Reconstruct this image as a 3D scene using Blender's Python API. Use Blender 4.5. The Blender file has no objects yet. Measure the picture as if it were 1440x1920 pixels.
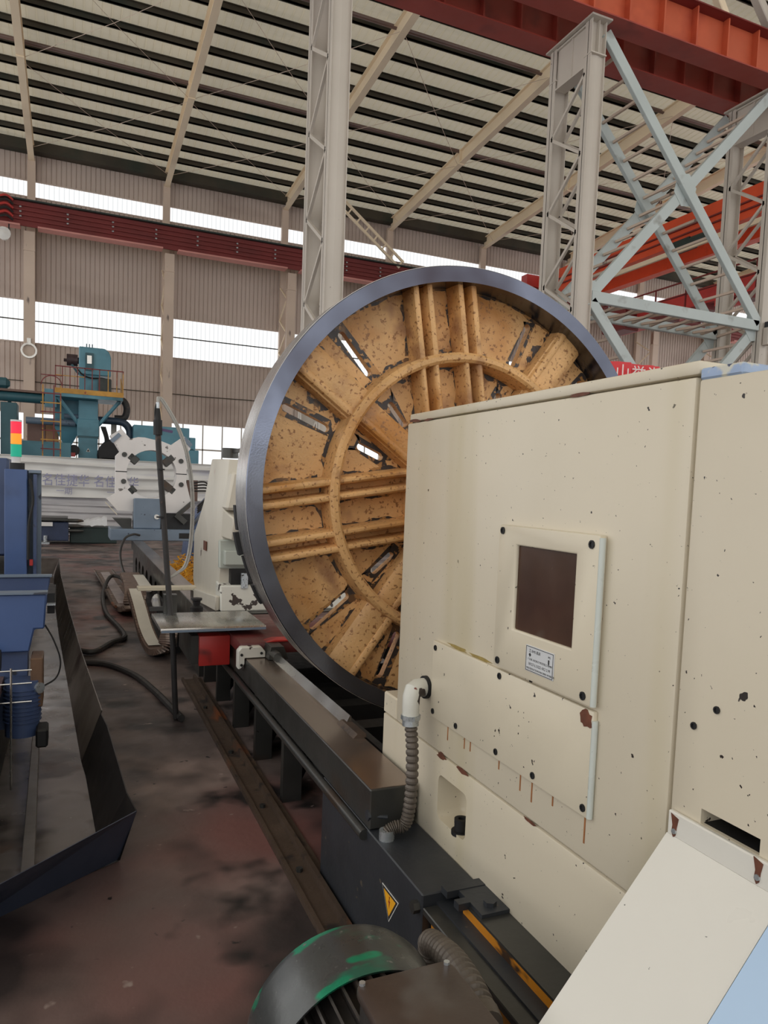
import bpy, bmesh, math, random
from mathutils import Vector, Matrix
random.seed(7)
S = bpy.context.scene
COL = S.collection
R = math.radians

# ------------------------------------------------------------------ camera
def cam_axes(a, b, c):
    f = Vector((math.sin(c)*math.cos(a), math.cos(c)*math.cos(a), math.sin(a)))
    r = Vector((math.cos(c), -math.sin(c), 0)); u = r.cross(f)
    return r*math.cos(b)+u*math.sin(b), u*math.cos(b)-r*math.sin(b), f
cr, cu, cf = cam_axes(-0.07464476, 0.04023051, 0.42033150)
cd = bpy.data.cameras.new('camera'); cam = bpy.data.objects.new('camera', cd); COL.objects.link(cam)
M = Matrix((cr, cu, -cf)).transposed().to_4x4(); M.translation = Vector((0, 0, 1.7)); cam.matrix_world = M
cd.sensor_fit = 'AUTO'; cd.sensor_width = 36; cd.lens = 1394.99*36/1920
cd.shift_x = -36.06/1920; cd.shift_y = 65.894/1920
cd.clip_start = .05; cd.clip_end = 300
S.camera = cam

# ------------------------------------------------------------------ world, light, exposure
w = bpy.data.worlds.new('world'); S.world = w; w.use_nodes = True
bg = w.node_tree.nodes['Background']; bg.inputs[0].default_value = (1, .99, .97, 1); bg.inputs[1].default_value = 1.3
vs = S.view_settings
S.display_settings.display_device = 'sRGB'
vs.view_transform = 'Standard'; vs.look = 'None'; vs.gamma = 1; vs.use_curve_mapping = False; vs.exposure = 0.0

def area(name, loc, rot, sx, sy, power, col=(1, 1, 1)):
    l = bpy.data.lights.new(name, 'AREA'); l.shape = 'RECTANGLE'; l.size = sx; l.size_y = sy; l.energy = power; l.color = col
    o = bpy.data.objects.new(name, l); o.location = loc; o.rotation_euler = rot; COL.objects.link(o)
    return o


# ------------------------------------------------------------------ materials
def lin(c):
    return tuple(((v/255)/12.92 if v/255 <= .04045 else ((v/255+.055)/1.055)**2.4) for v in c[:3]) + (1,)
def mat(name, col, rough=.5, metal=0, var=.12, vs=2.5, spots=(), bump=0, bs=60, rvar=.15, stretch=None, spec=.5):
    """base colour with soft noise, then layers of worn spots: (colour, scale, threshold, softness[, stretch])"""
    m = bpy.data.materials.new(name); m.use_nodes = True; nt = m.node_tree; N = nt.nodes; L = nt.links
    b = N['Principled BSDF']; tc = N.new('ShaderNodeTexCoord')
    def noise(scale, detail=4, st=None, off=0):
        n = N.new('ShaderNodeTexNoise'); n.inputs['Scale'].default_value = scale; n.inputs['Detail'].default_value = detail
        mp = N.new('ShaderNodeMapping'); mp.inputs['Scale'].default_value = st or (1, 1, 1); mp.inputs['Location'].default_value = (off, off*1.7, off*.6)
        L.new(tc.outputs['Object'], mp.inputs[0]); L.new(mp.outputs[0], n.inputs['Vector']); return n.outputs['Fac']
    def ramp(f, a, z):
        r = N.new('ShaderNodeMapRange'); r.inputs[1].default_value = a; r.inputs[2].default_value = z; r.clamp = True
        L.new(f, r.inputs[0]); return r.outputs[0]
    def mix(f, a, c):
        x = N.new('ShaderNodeMix'); x.data_type = 'RGBA'; L.new(f, x.inputs[0])
        for k, v in ((6, a), (7, c)):
            if isinstance(v, tuple): x.inputs[k].default_value = v
            else: L.new(v, x.inputs[k])
        return x.outputs[2]
    c0 = lin(col); lo = tuple(v*(1-var) for v in c0[:3])+(1,); hi = tuple(min(1, v*(1+var)) for v in c0[:3])+(1,)
    out = mix(ramp(noise(vs, 5, stretch), .3, .7), lo, hi)
    for i, s in enumerate(spots):
        f = ramp(noise(s[1], 3, s[4] if len(s) > 4 else None, 3.1+7*i), s[2], s[2]+s[3])
        out = mix(f, out, lin(s[0]))
    L.new(out, b.inputs['Base Color'])
    rr = N.new('ShaderNodeMapRange'); rr.inputs[3].default_value = max(.03, rough-rvar); rr.inputs[4].default_value = min(1, rough+rvar)
    L.new(noise(vs*3, 4, stretch, 11), rr.inputs[0]); L.new(rr.outputs[0], b.inputs['Roughness'])
    b.inputs['Metallic'].default_value = metal; b.inputs['Specular IOR Level'].default_value = spec
    if bump:
        bp = N.new('ShaderNodeBump'); bp.inputs['Strength'].default_value = bump; bp.inputs['Distance'].default_value = .004
        L.new(noise(bs, 4, None, 5), bp.inputs['Height']); L.new(bp.outputs[0], b.inputs['Normal'])
    return m
def emit(name, col, strength, wave=None):
    m = bpy.data.materials.new(name); m.use_nodes = True; nt = m.node_tree; b = nt.nodes['Principled BSDF']
    b.inputs['Base Color'].default_value = tuple(v*(.12 if wave or strength > .9 else 1) for v in lin(col)[:3])+(1,); b.inputs['Emission Color'].default_value = lin(col); b.inputs['Emission Strength'].default_value = strength
    if wave:
        tc = nt.nodes.new('ShaderNodeTexCoord'); wv = nt.nodes.new('ShaderNodeTexWave'); wv.inputs['Scale'].default_value = wave
        wv.inputs['Distortion'].default_value = .3; rp = nt.nodes.new('ShaderNodeValToRGB')
        rp.color_ramp.elements[0].color = lin(tuple(v*.86 for v in col)); rp.color_ramp.elements[1].color = lin(col); rp.color_ramp.elements[1].position = .35
        nt.links.new(tc.outputs['Object'], wv.inputs['Vector']); nt.links.new(wv.outputs['Fac'], rp.inputs[0]); nt.links.new(rp.outputs[0], b.inputs['Emission Color'])
    return m

DK = (38, 30, 26)
CREAM = mat('cream machine paint', (214, 204, 183), .38, 0, .05, 1.3, [(DK, 46, .715, .012), (DK, 17, .745, .01), (DK, 90, .72, .01), ((198, 186, 152), 1.0, .56, .3, (1, 3.4, .3)), ((120, 70, 50), 26, .77, .02)], .12, 30)
CREAM2 = mat('cream apron paint', (222, 219, 210), .33, 0, .04, 2, [((95, 95, 92), 20, .765, .012), ((110, 110, 105), 60, .755, .012)], .1, 40)
COVER = mat('pale cover paint', (216, 206, 184), .36, 0, .05, 3, [(DK, 40, .705, .012), ((150, 95, 60), 22, .76, .03)], .1, 40)
WHITEP = mat('chipped white paint', (208, 207, 198), .4, 0, .08, 4, [((60, 52, 50), 13, .60, .02), ((120, 60, 50), 14, .70, .02)], .15, 40)
PALE = mat('pale blue edge paint', (204, 210, 204), .3, 0, .06, 5, [(DK, 38, .72, .02)])
TAILP = mat('tailstock paint', (208, 202, 188), .4, 0, .06, 2.5, [((88, 70, 60), 7, .72, .02), ((170, 120, 110), 3, .68, .12)], .1, 30, stretch=(1, 1, .3))
YEL = mat('ochre foundry paint', (216, 170, 114), .48, 0, .16, 4, [((186, 128, 64), 2.6, .52, .16), ((166, 122, 84), 5, .60, .12), ((150, 104, 62), 60, .58, .08), ((120, 84, 56), 6, .70, .10), ((52, 42, 38), 13, .765, .03)], .75, 90)
YDK = mat('oily bare patch', (62, 56, 54), .4, .2, .25, 9, [((176, 130, 78), 30, .54, .05), ((110, 82, 56), 12, .58, .08)], .4, 60)
RIM = mat('blued steel rim', (104, 108, 122), .22, 1, .25, 2.2, [((66, 60, 66), 1.3, .50, .2), ((140, 148, 168), 1.9, .60, .15)], .08, 120, stretch=(1, 4, 1))  # dark and bright spots stand in for uneven reflections on the rim
RIM2 = mat('turned steel edge', (206, 204, 202), .28, .9, .15, 3, [((70, 62, 60), 2, .56, .2)], .1, 100, stretch=(1, 30, 1))
STEEL = mat('ground steel', (208, 206, 200), .27, .9, .06, 3, [((118, 104, 92), 1.3, .55, .25)], .015, 60, stretch=(3, .4, 1), rvar=.06)
DSTEEL = mat('oily dark steel', (72, 72, 70), .34, .55, .25, 3, [((78, 60, 46), 2, .58, .15)], .15, 50)
BLACK = mat('charcoal machine paint', (50, 53, 58), .45, .1, .18, 3, [((92, 84, 74), 24, .70, .04)], .2, 50)
VDARK = mat('black parts and recess shade', (22, 22, 24), .6, 0, .3, 5)  # black parts, also shade coloured into slots, seams and gaps
RUST = mat('rusty channel steel', (84, 69, 58), .55, .25, .3, 3, [((148, 84, 46), 1.8, .58, .12), ((50, 44, 42), 7, .60, .1)], .5, 50)
ORANGE = mat('scraped orange paint', (214, 138, 34), .45, 0, .15, 5, [((70, 48, 30), 12, .60, .05, (1, .4, 1))], .3, 50)
WAYTOP = mat('worn way top', (158, 144, 134), .25, .8, .06, 1.5, [((104, 86, 76), 1.0, .50, .25)], 0, stretch=(2, .3, 1), rvar=.05)
RED = mat('carriage red paint', (168, 44, 40), .38, 0, .15, 4, [((208, 186, 170), 15, .70, .03), ((90, 28, 26), 4, .6, .1)], .15, 40)
GLASS = mat('smoked inspection glass', (72, 50, 38), .2, 0, .25, 5, [((96, 86, 76), 6, .60, .15), ((44, 38, 36), 5, .58, .15)], spec=.25)
CHROME = mat('plated fitting', (190, 196, 200), .3, .7, .1, 20, [((70, 66, 62), 30, .62, .05)])
HOSE = mat('grey corrugated conduit', (100, 92, 84), .45, .3, .2, 14)
RUBBER = mat('black rubber hose', (48, 46, 46), .55, 0, .25, 8, [((98, 74, 60), 10, .62, .1)])
MOTOR = mat('dark motor casting', (66, 62, 60), .42, .3, .25, 6, [((104, 92, 84), 5, .58, .15)], .3, 60)
COWL = mat('motor cowl with green paint marks', (84, 86, 86), .3, .5, .2, 4, [((58, 116, 98), 4, .56, .1, (1, 2, 1)), ((40, 150, 114), 5, .60, .05, (1, 2.4, 1.5)), ((130, 132, 130), 30, .66, .05)], .12, 60)
TERM = mat('terminal box lid', (84, 72, 66), .36, .35, .2, 7, [((110, 106, 104), 4, .58, .14)], .15, 60)
SKYSHEEN = mat('panel with sky sheen', (178, 205, 234), .22, 0, .03, 2)  # blue-white sky reflection put into the panel colour
BLUEM = mat('blue machine paint', (68, 92, 140), .35, 0, .1, 3, [((50, 66, 100), 3, .6, .2)], .1, 40)
BLUED = mat('slate blue machine paint', (66, 82, 118), .4, 0, .12, 3, [((40, 44, 56), 8, .66, .05)], .1, 40)
GREYB = mat('grey blue base paint', (112, 127, 144), .38, 0, .1, 3, [((60, 66, 80), 10, .68, .03)], .1, 40)
TEAL = mat('teal machine paint', (92, 146, 164), .45, 0, .12, 1.2, [((60, 96, 108), .8, .55, .2)])
TEALD = mat('dark teal paint', (46, 88, 98), .45, 0, .2, 1.2)
LADY = mat('ochre safety paint', (196, 146, 62), .5, 0, .2, 3, [((150, 70, 50), 3, .6, .05)])
MAROON = mat('maroon safety paint', (120, 44, 44), .5, 0, .2, 3)
COLP = mat('column paint', (200, 192, 182), .42, 0, .06, .7, [((150, 140, 132), .7, .60, .2, (1, 1, .2)), ((120, 100, 90), 7, .74, .04)], .05, 30)
COLW = mat('dusty column paint', (206, 186, 170), .5, 0, .08, .6, [((120, 104, 98), 2.2, .66, .08, (2, 2, .5))])
BRACE = mat('brace paint', (186, 196, 196), .4, 0, .06, 1, [((140, 140, 136), 2, .62, .15)])
RAFT = mat('rafter paint', (238, 220, 192), .5, 0, .07, .6)
PURL = mat('purlin paint', (66, 60, 50), .7, 0, .3, .5, [((42, 50, 42), .6, .5, .2)])
ROOFM = mat('roof sheet', (196, 184, 160), .5, 0, .10, .35, [((152, 142, 122), .5, .56, .2, (.4, 2, 1))])
WALLM = mat('wall sheet', (196, 180, 170), .55, 0, .07, .25, [((170, 152, 142), .28, .52, .22, (1, 1, 1.6))])
ORGG = mat('faded orange girder paint', (196, 92, 60), .5, 0, .12, .9, [((170, 70, 48), 1, .55, .2)])
ORG = mat('orange crane paint', (226, 84, 44), .5, 0, .1, .8, [((170, 56, 34), 1, .6, .2)])
REDG = mat('red oxide girder paint', (162, 66, 56), .5, 0, .12, .8, [((120, 48, 44), 1, .55, .2)])
RAILR = mat('dark red girder paint', (122, 44, 42), .55, 0, .14, .5, [((92, 36, 36), .5, .55, .2, (.3, 1, 2))])
PINK = mat('faded red flange', (206, 142, 134), .55, 0, .1, .8)
CRRED = mat('crane red paint', (206, 70, 66), .5, 0, .15, .8)
FLOORM = mat('oily concrete floor', (100, 88, 85), .46, 0, .25, 1.6, [((146, 128, 122), 1.1, .50, .2), ((120, 82, 78), .7, .50, .18), ((54, 46, 46), 1.35, .49, .12), ((34, 30, 31), 2.1, .585, .08), ((150, 134, 128), 9, .69, .05), ((40, 36, 36), 13, .70, .03)], .6, 14, rvar=.24)
PAN = mat('wet drip pan sheet', (126, 120, 118), .22, .35, .25, 2, [((60, 54, 52), 2.2, .52, .12), ((112, 98, 92), 5, .62, .1)], .2, 14, rvar=.18)
SHEET = mat('stained guard sheet', (118, 108, 100), .32, .45, .2, 1.4, [((58, 46, 42), 1.6, .5, .16)], .08, 30, stretch=(1, 1.6, 1))
CLOTH = mat('white tarpaulin', (226, 225, 222), .55, 0, .04, 1.5, [((196, 196, 206), 1.2, .58, .15, (.3, 1, 4))], .2, 6)
CLOTHG = mat('grey streaked tarpaulin', (190, 188, 190), .6, 0, .10, 1.5, [((132, 134, 146), 1.2, .5, .2, (.3, 1, 5))], .2, 6)  # greyer lower sheet with darker horizontal streaks
PAPER = mat('crumpled white sheet', (214, 216, 220), .6, 0, .05, 3, (), .3, 8)
INK = mat('violet print ink', (150, 150, 182), .7, 0, .25, 12)
BLKINK = mat('black print', (38, 36, 36), .6)
PLATE = mat('aluminium nameplate', (216, 218, 220), .35, .1, .04, 8)
SIGNY = mat('warning yellow', (240, 172, 36), .5, 0, .05, 8)
SIGNW = mat('warning border white', (222, 222, 218), .5)
SIGNR = mat('warning bolt red', (150, 36, 30), .5)
BANNER = mat('red banner cloth', (226, 66, 72), .6, 0, .1, 1)
BANW = mat('banner white lettering', (244, 232, 228), .6)
GREENB = mat('dark green machine paint', (36, 52, 50), .5, 0, .2, 2)
CABLEY = mat('yellow swarf', (216, 158, 40), .5, .1, .3, 14, [((110, 76, 30), 12, .6, .05)], .8, 40)
CHAIN = mat('cable chain plastic', (112, 92, 82), .5, 0, .25, 6, [((168, 152, 142), 5, .6, .1)])
CHAINW = mat('pale chain cover', (216, 212, 202), .5, 0, .06, 6)
def translucent(m, amount, col):
    nt = m.node_tree; out = nt.nodes['Material Output']; b = nt.nodes['Principled BSDF']
    t = nt.nodes.new('ShaderNodeBsdfTranslucent'); t.inputs[0].default_value = lin(col); x = nt.nodes.new('ShaderNodeMixShader'); x.inputs[0].default_value = amount
    nt.links.new(b.outputs[0], x.inputs[1]); nt.links.new(t.outputs[0], x.inputs[2]); nt.links.new(x.outputs[0], out.inputs[0])
translucent(ROOFM, .28, (214, 206, 186))  # translucency added so sky light brightens the opaque metal roof from below
PANE = emit('daylit translucent sheet', (252, 254, 255), 1.1, 1.46)
PANE2 = emit('daylit window glass', (250, 253, 255), 1.1)
LRED = emit('stack lamp red', (235, 44, 70), .55); LAMB = emit('stack lamp amber', (250, 150, 40), .6); LGRN = emit('stack lamp green', (20, 160, 130), .45)

# ------------------------------------------------------------------ mesh helpers
class B:
    def __init__(s): s.v = []; s.f = []
    def add(s, vs, fs):
        n = len(s.v); s.v += [tuple(p) for p in vs]; s.f += [tuple(i+n for i in f) for f in fs]; return s
    def box(s, x0, y0, z0, x1, y1, z1):
        x0, x1 = sorted((x0, x1)); y0, y1 = sorted((y0, y1)); z0, z1 = sorted((z0, z1))
        return s.add([(x0,y0,z0),(x1,y0,z0),(x1,y1,z0),(x0,y1,z0),(x0,y0,z1),(x1,y0,z1),(x1,y1,z1),(x0,y1,z1)],
                     [(0,3,2,1),(4,5,6,7),(0,1,5,4),(1,2,6,5),(2,3,7,6),(3,0,4,7)])
    def hexa(s, p): return s.add(p, [(0,3,2,1),(4,5,6,7),(0,1,5,4),(1,2,6,5),(2,3,7,6),(3,0,4,7)])
    def bar(s, a, b, w, h, up=(0, 0, 1)):
        a = Vector(a); b = Vector(b); d = (b-a).normalized(); u = Vector(up)
        if abs(d.dot(u)) > .98: u = Vector((0, 1, 0))
        x = d.cross(u).normalized()*w/2; y = x.cross(d).normalized()*h/2
        return s.hexa([a-x-y, a+x-y, a+x+y, a-x+y, b-x-y, b+x-y, b+x+y, b-x+y])
    def tube(s, pts, r, n=8, rib=None):
        pts = [Vector(p) for p in pts]; k = len(pts); u = None; base = len(s.v)
        for i, p in enumerate(pts):
            d = (pts[min(i+1, k-1)]-pts[max(i-1, 0)]).normalized()
            if u is None: u = Vector((0, 0, 1)) if abs(d.z) < .9 else Vector((1, 0, 0))
            x = d.cross(u).normalized(); u = x.cross(d).normalized()
            rr = r(i/(k-1)) if callable(r) else r
            if rib and i % 3 == 2: rr *= rib
            s.v += [tuple(p+(x*math.cos(2*math.pi*j/n)+u*math.sin(2*math.pi*j/n))*rr) for j in range(n)]
        for i in range(k-1):
            for j in range(n):
                a = base+i*n+j; b = base+i*n+(j+1) % n; s.f.append((a, b, b+n, a+n))
        s.f.append(tuple(base+j for j in range(n))[::-1]); s.f.append(tuple(base+(k-1)*n+j for j in range(n)))
        return s
    def cyl(s, a, b, r, n=16): return s.tube([a, b], r, n)
    def prism(s, poly, ax, a, b):
        def P(q, t): return (t, q[0], q[1]) if ax == 'x' else (q[0], t, q[1]) if ax == 'y' else (q[0], q[1], t)
        n = len(poly); return s.add([P(q, a) for q in poly]+[P(q, b) for q in poly],
            [tuple(range(n))[::-1], tuple(range(n, 2*n))]+[(i, (i+1) % n, n+(i+1) % n, n+i) for i in range(n)])
    def ring(s, prof, c, n=96, a0=0, a1=2*math.pi):
        """lathe about the Y axis: prof = closed [(r, y)], c = (x, z)"""
        k = len(prof); full = abs(a1-a0-2*math.pi) < 1e-6; m = n if full else n+1; base = len(s.v)
        for i in range(m):
            t = a0+(a1-a0)*i/n
            s.v += [(c[0]+r*math.cos(t), y, c[1]+r*math.sin(t)) for r, y in prof]
        for i in range(n):
            i2 = (i+1) % m
            for j in range(k):
                j2 = (j+1) % k; s.f.append((base+i*k+j, base+i*k+j2, base+i2*k+j2, base+i2*k+j))
        if not full: s.f += [tuple(base+j for j in range(k)), tuple(base+n*k+j for j in range(k))[::-1]]
        return s
    def xf(s, fn, start=0):
        s.v = s.v[:start]+[tuple(fn(Vector(p))) for p in s.v[start:]]; return s
    def build(s, name, m, parent=None, bev=0, smooth=True, seg=1, kind=None, label=None):
        o0 = wloc(parent) if parent else Vector()
        me = bpy.data.meshes.new(name); me.from_pydata([Vector(p)-o0 for p in s.v], [], s.f)
        bm = bmesh.new(); bm.from_mesh(me); bmesh.ops.recalc_face_normals(bm, faces=bm.faces)
        if bev:
            bmesh.ops.bevel(bm, geom=[e for e in bm.edges if len(e.link_faces) == 2 and e.calc_face_angle(0) > .5], offset=bev, segments=seg, affect='EDGES', profile=.5, clamp_overlap=True)
        bm.to_mesh(me); bm.free()
        if smooth:
            me.shade_smooth(); me.set_sharp_from_angle(angle=R(35))
        me.materials.append(m)
        o = bpy.data.objects.new(name, me); COL.objects.link(o); o.parent = parent
        if kind: o['kind'] = kind
        if label: o['label'] = label
        return o
def wloc(o):
    p = Vector()
    while o: p += o.location; o = o.parent
    return p
def thing(name, label, cat, loc, group=None):
    o = bpy.data.objects.new(name, None); COL.objects.link(o); o.location = loc; o['label'] = label; o['category'] = cat
    o.empty_display_size = .1
    if group: o['group'] = group
    return o
def tag(o, label, cat, group=None):
    o['label'] = label; o['category'] = cat
    if group: o['group'] = group
    return o
def copy_tree(o, d, label, group=None):
    c = o.copy(); COL.objects.link(c); c.location = o.location+Vector(d); c['label'] = label
    if group: c['group'] = group
    for ch in o.children:
        k = ch.copy(); COL.objects.link(k); k.parent = c
        for g in ch.children:
            q = g.copy(); COL.objects.link(q); q.parent = k
    return c
def boolean(o, cutter):
    """cut `cutter` out of mesh object o, both plain meshes, then drop the cutter"""
    md = o.modifiers.new('cut', 'BOOLEAN'); md.object = cutter; md.operation = 'DIFFERENCE'; md.solver = 'EXACT'
    dg = bpy.context.evaluated_depsgraph_get(); me = bpy.data.meshes.new_from_object(o.evaluated_get(dg)); o.modifiers.clear()
    o.data = me; me.shade_smooth(); me.set_sharp_from_angle(angle=R(35)); bpy.data.objects.remove(cutter)
    return o
def text(body, size, m, parent, origin, ux, uy, name='lettering', depth=.0006, align='LEFT', sx=1):
    """flat raised lettering whose baseline runs along ux and whose height runs along uy"""
    c = bpy.data.curves.new(name, 'FONT'); c.body = body; c.size = size; c.extrude = depth; c.align_x = align; c.resolution_u = 2
    t = bpy.data.objects.new(name, c); COL.objects.link(t); dg = bpy.context.evaluated_depsgraph_get()
    me = bpy.data.meshes.new_from_object(t.evaluated_get(dg)); bpy.data.objects.remove(t)
    ux = Vector(ux).normalized(); uy = Vector(uy).normalized(); n = ux.cross(uy)
    T = Matrix((ux*sx, uy, n)).transposed().to_4x4(); T.translation = Vector(origin)-(wloc(parent) if parent else Vector())
    me.transform(T); me.materials.clear(); me.materials.append(m)
    o = bpy.data.objects.new(name, me); COL.objects.link(o); o.parent = parent
    return o
def arc(c, r, a0, a1, n, plane='xz', fixed=0):
    out = []
    for i in range(n+1):
        t = R(a0+(a1-a0)*i/n); p, q = c[0]+r*math.cos(t), c[1]+r*math.sin(t)
        out.append((p, fixed, q) if plane == 'xz' else (fixed, p, q) if plane == 'yz' else (p, q, fixed))
    return out
def smooth_path(pts, n=8):
    P = [Vector(p) for p in pts]; P = [2*P[0]-P[1]]+P+[2*P[-1]-P[-2]]; out = []
    for i in range(1, len(P)-2):
        for k in range(n):
            t = k/n; a, b, c, d = P[i-1:i+3]
            out.append(.5*((2*b)+(c-a)*t+(2*a-5*b+4*c-d)*t*t+(3*b-a-3*c+d)*t**3))
    return out+[P[-2]]
def hexbolt(b, c, d, r, h, n=6):
    c = Vector(c); d = Vector(d).normalized(); b.tube([c, c+d*h], r, n); return b

# ================================================================== the hall
WY = 40.1; BAYX = [4.2+6.02*k for k in range(-3, 8)]; X0, X1 = BAYX[0], BAYX[-1]
def zs(y): return 17.15+.065*(39.5-y)          # roof sheet underside
def struct(o): o['kind'] = 'structure'; return o
struct(B().box(-16, -14, -.3, 48, WY+.3, 0).build('floor', FLOORM))

def corrugated(u0, u1, v0, v1, pitch, depth, groove):
    """profile points along u for a ribbed sheet: (u, offset)"""
    pr = []; n = max(1, round((u1-u0)/pitch)); p = (u1-u0)/n
    for i in range(n):
        a = u0+i*p; pr += [(a, 0), (a+p-groove, 0), (a+p-groove*.7, -depth), (a+p-groove*.3, -depth)]
    return pr+[(u1, 0)]
def wall_sheet(x0, x1, z0, z1, y, back=.03):
    b = B(); pr = corrugated(x0, x1, z0, z1, .215, .035, .05); n = len(pr)
    b.add([(u, y-o, z0) for u, o in pr]+[(u, y-o, z1) for u, o in pr], [(i, i+1, n+i+1, n+i) for i in range(n-1)])
    return b
wall = struct(B().box(X0, WY+.12, 0, X1, WY+.3, 2.0).build('wall_back', WALLM))
WALLZ = [(0, 2.0), (4.71, 8.04), (9.96, 14.73), (15.41, 17.3)]
WINZ = [(2.0, 4.71), (8.04, 9.96), (14.73, 15.41)]
wn = 0
for i in range(len(BAYX)-1):
    xa, xb = BAYX[i], BAYX[i+1]
    for z0, z1 in WALLZ:
        wall_sheet(xa, xb, z0, z1, WY).build('wall_panel', WALLM, wall, smooth=False)
    for lv, (z0, z1) in enumerate(WINZ):
        wn += 1
        fr = B().box(xa, WY-.03, z0-.06, xb, WY+.1, z0).box(xa, WY-.03, z1, xb, WY+.1, z1+.06)
        wnd = struct(fr.build('window_%d' % wn, WALLM))
        if lv:
            wall_sheet(xa, xb, z0, z1, WY+.02).build('pane', PANE, wnd, smooth=False)
            if lv == 1: B().bar((xa, WY-.05, z0+1.0), (xb, WY-.05, z0+1.0), .04, .05).build('rail', PURL, wnd)
        else:
            nx = 6
            for k in range(nx):
                a = xa+(xb-xa)*k/nx; c = xa+(xb-xa)*(k+1)/nx
                for za, zb in ((z0, 3.42), (3.46, z1)):
                    B().box(a+.03, WY+.02, za, c-.03, WY+.03, zb).build('pane', PANE2, wnd)
                B().box(a-.03, WY-.04, z0, a+.03, WY+.05, z1).build('mullion', COLP, wnd)
            B().box(xa, WY-.04, 3.40, xb, WY+.05, 3.48).build('transom', COLP, wnd)
# lower-wall cable runs
for z in (6.2,):
    tag(B().tube([(X0+2*k, WY-.08, z-.03*(k % 3 == 1)) for k in range(28)], .02, 5).build('wall_cable', PURL),
        'thin dark cable clipped along the %s back wall sheeting' % 'lower', 'cable')

ceil = struct(B().box(X0, 12.0, zs(12)+.06, X1, 12.3, zs(12)+.4).build('ceiling', ROOFM))
for i in range(len(BAYX)-1):
    b = B(); pr = corrugated(BAYX[i], BAYX[i+1], 0, 1, .3, .03, .06); n = len(pr)
    b.add([(u, 12.0, zs(12)+.02-o) for u, o in pr]+[(u, WY+.3, zs(WY+.3)+.02-o) for u, o in pr], [(j, j+1, n+j+1, n+j) for j in range(n-1)])
    b.build('roof_panel', ROOFM, ceil, smooth=False)
    xm = (BAYX[i]+BAYX[i+1])/2
pm = None; y = WY-.35
while y > 12.2:
    z = zs(y)
    o = B().box(X0, y-.04, z-.23, X1, y+.04, z).box(X0, y-.04, z-.23, X1, y+.09, z-.2).box(X0, y-.09, z-.03, X1, y+.04, z).build('purlin', PURL, ceil, smooth=False)
    y -= 1.28
TIEP = mat('dusty tie pipe', (112, 90, 84), .4, 0, .2, 1)
for y in (31.6, 25.2, 18.7):
    B().tube([(X0, y, zs(y)-.3), (X1, y, zs(y)-.3)], .08, 10).build('tie_pipe', TIEP, ceil)
rm = None
for x in BAYX:
    if rm is None:
        b = B()
        def prof(x0, x1, lo, hi):
            return b.hexa([(x0, 12.1, zs(12.1)+lo), (x1, 12.1, zs(12.1)+lo), (x1, WY-.3, zs(WY-.3)+lo), (x0, WY-.3, zs(WY-.3)+lo),
                           (x0, 12.1, zs(12.1)+hi), (x1, 12.1, zs(12.1)+hi), (x1, WY-.3, zs(WY-.3)+hi), (x0, WY-.3, zs(WY-.3)+hi)])
        prof(x-.13, x+.13, -.87, -.84); prof(x-.13, x+.13, -.32, -.28); prof(x-.012, x+.012, -.85, -.28)
        for yy in (31.5, 23.0): b.box(x-.14, yy-.02, zs(yy)-.92, x+.14, yy+.02, zs(yy)-.25)
        rm = b.build('rafter', RAFT, ceil, smooth=False); rx = x
    else:
        c = rm.copy(); c.location.x += x-rx; COL.objects.link(c)
for i in range(2, len(BAYX)-1):                       # roof bracing rods
    xa, xb = BAYX[i], BAYX[i+1]
    for y0, y1 in ((38.8, 32.0), (31.9, 24.6)):
        for a, c in ((xa, xb), (xb, xa)):
            B().tube([(a, y0, zs(y0)-.75), ((a+c)/2, (y0+y1)/2, zs((y0+y1)/2)-.85), (c, y1, zs(y1)-.75)], .011, 4).build('tie_rod', COLW, ceil)
nb = B(); n_ = 60
nb.add([(X0, -14, 21), (X1, -14, 21), (X1, 12.0, zs(12)+.05), (X0, 12.0, zs(12)+.05)], [(0, 1, 2, 3)]).build('near_bay_roof', ROOFM, ceil, smooth=False)  # unseen roof over the near bay, added to cut overhead sky light
B().box(X0, WY-.6, zs(WY)-.5, X1, WY-.05, zs(WY)-.05).build('eaves_gutter', PURL, ceil)

# wall columns: solid inner chord, outer chord at the wall, lacing between
wc0 = None
WLAB = {2: 'left of the teal elevator, carrying a hose ring',
        3: 'behind the steady rest, lacing in view', 4: 'left of the tall pale lattice column', 5: 'behind the wheel top with a ladder brace',
        6: 'right of the wheel top under a rafter end', 7: 'far right behind the near lattice column', 8: 'seen below the strut above the red banner', 9: 'far right beyond the crane walkway'}
for i, x in enumerate(BAYX):
    if i not in WLAB: continue
    t = thing('wall_column', 'dusty steel wall column '+WLAB[i], 'column', (x, WY-.6, 0), 'columns along the back wall')
    if wc0 is None:
        b = B().box(x-.22, 38.15, 0, x+.22, 38.18, 12.6).box(x-.22, 38.42, 0, x+.22, 38.45, 12.6).box(x-.2, 38.18, 0, x+.2, 38.42, 11.8).box(x-.03, 38.18, 11.8, x+.03, 38.42, 12.6).box(x-.24, 38.12, 11.75, x+.24, 38.46, 11.8)
        b.build('inner_chord', COLW, t, smooth=False)
        B().box(x-.17, 39.8, 0, x+.17, 40.05, 16.4).build('outer_chord', COLW, t, smooth=False)
        z = .3; k = 0
        while z < 12:
            B().bar((x-.17, 38.4 if k % 2 else 39.85, z), (x-.17, 39.85 if k % 2 else 38.4, z+.85), .06, .06).build('lacing_bar', RAFT, t, smooth=False)
            z += .85; k += 1
        wc0 = t
    else:
        for ch in wc0.children:
            c = ch.copy(); c.parent = t; COL.objects.link(c)
rg = thing('hose_ring', 'round steel hose ring on the wall column beside teal elevator', 'ring', (-1.8, 38.1, 8.9))
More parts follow.
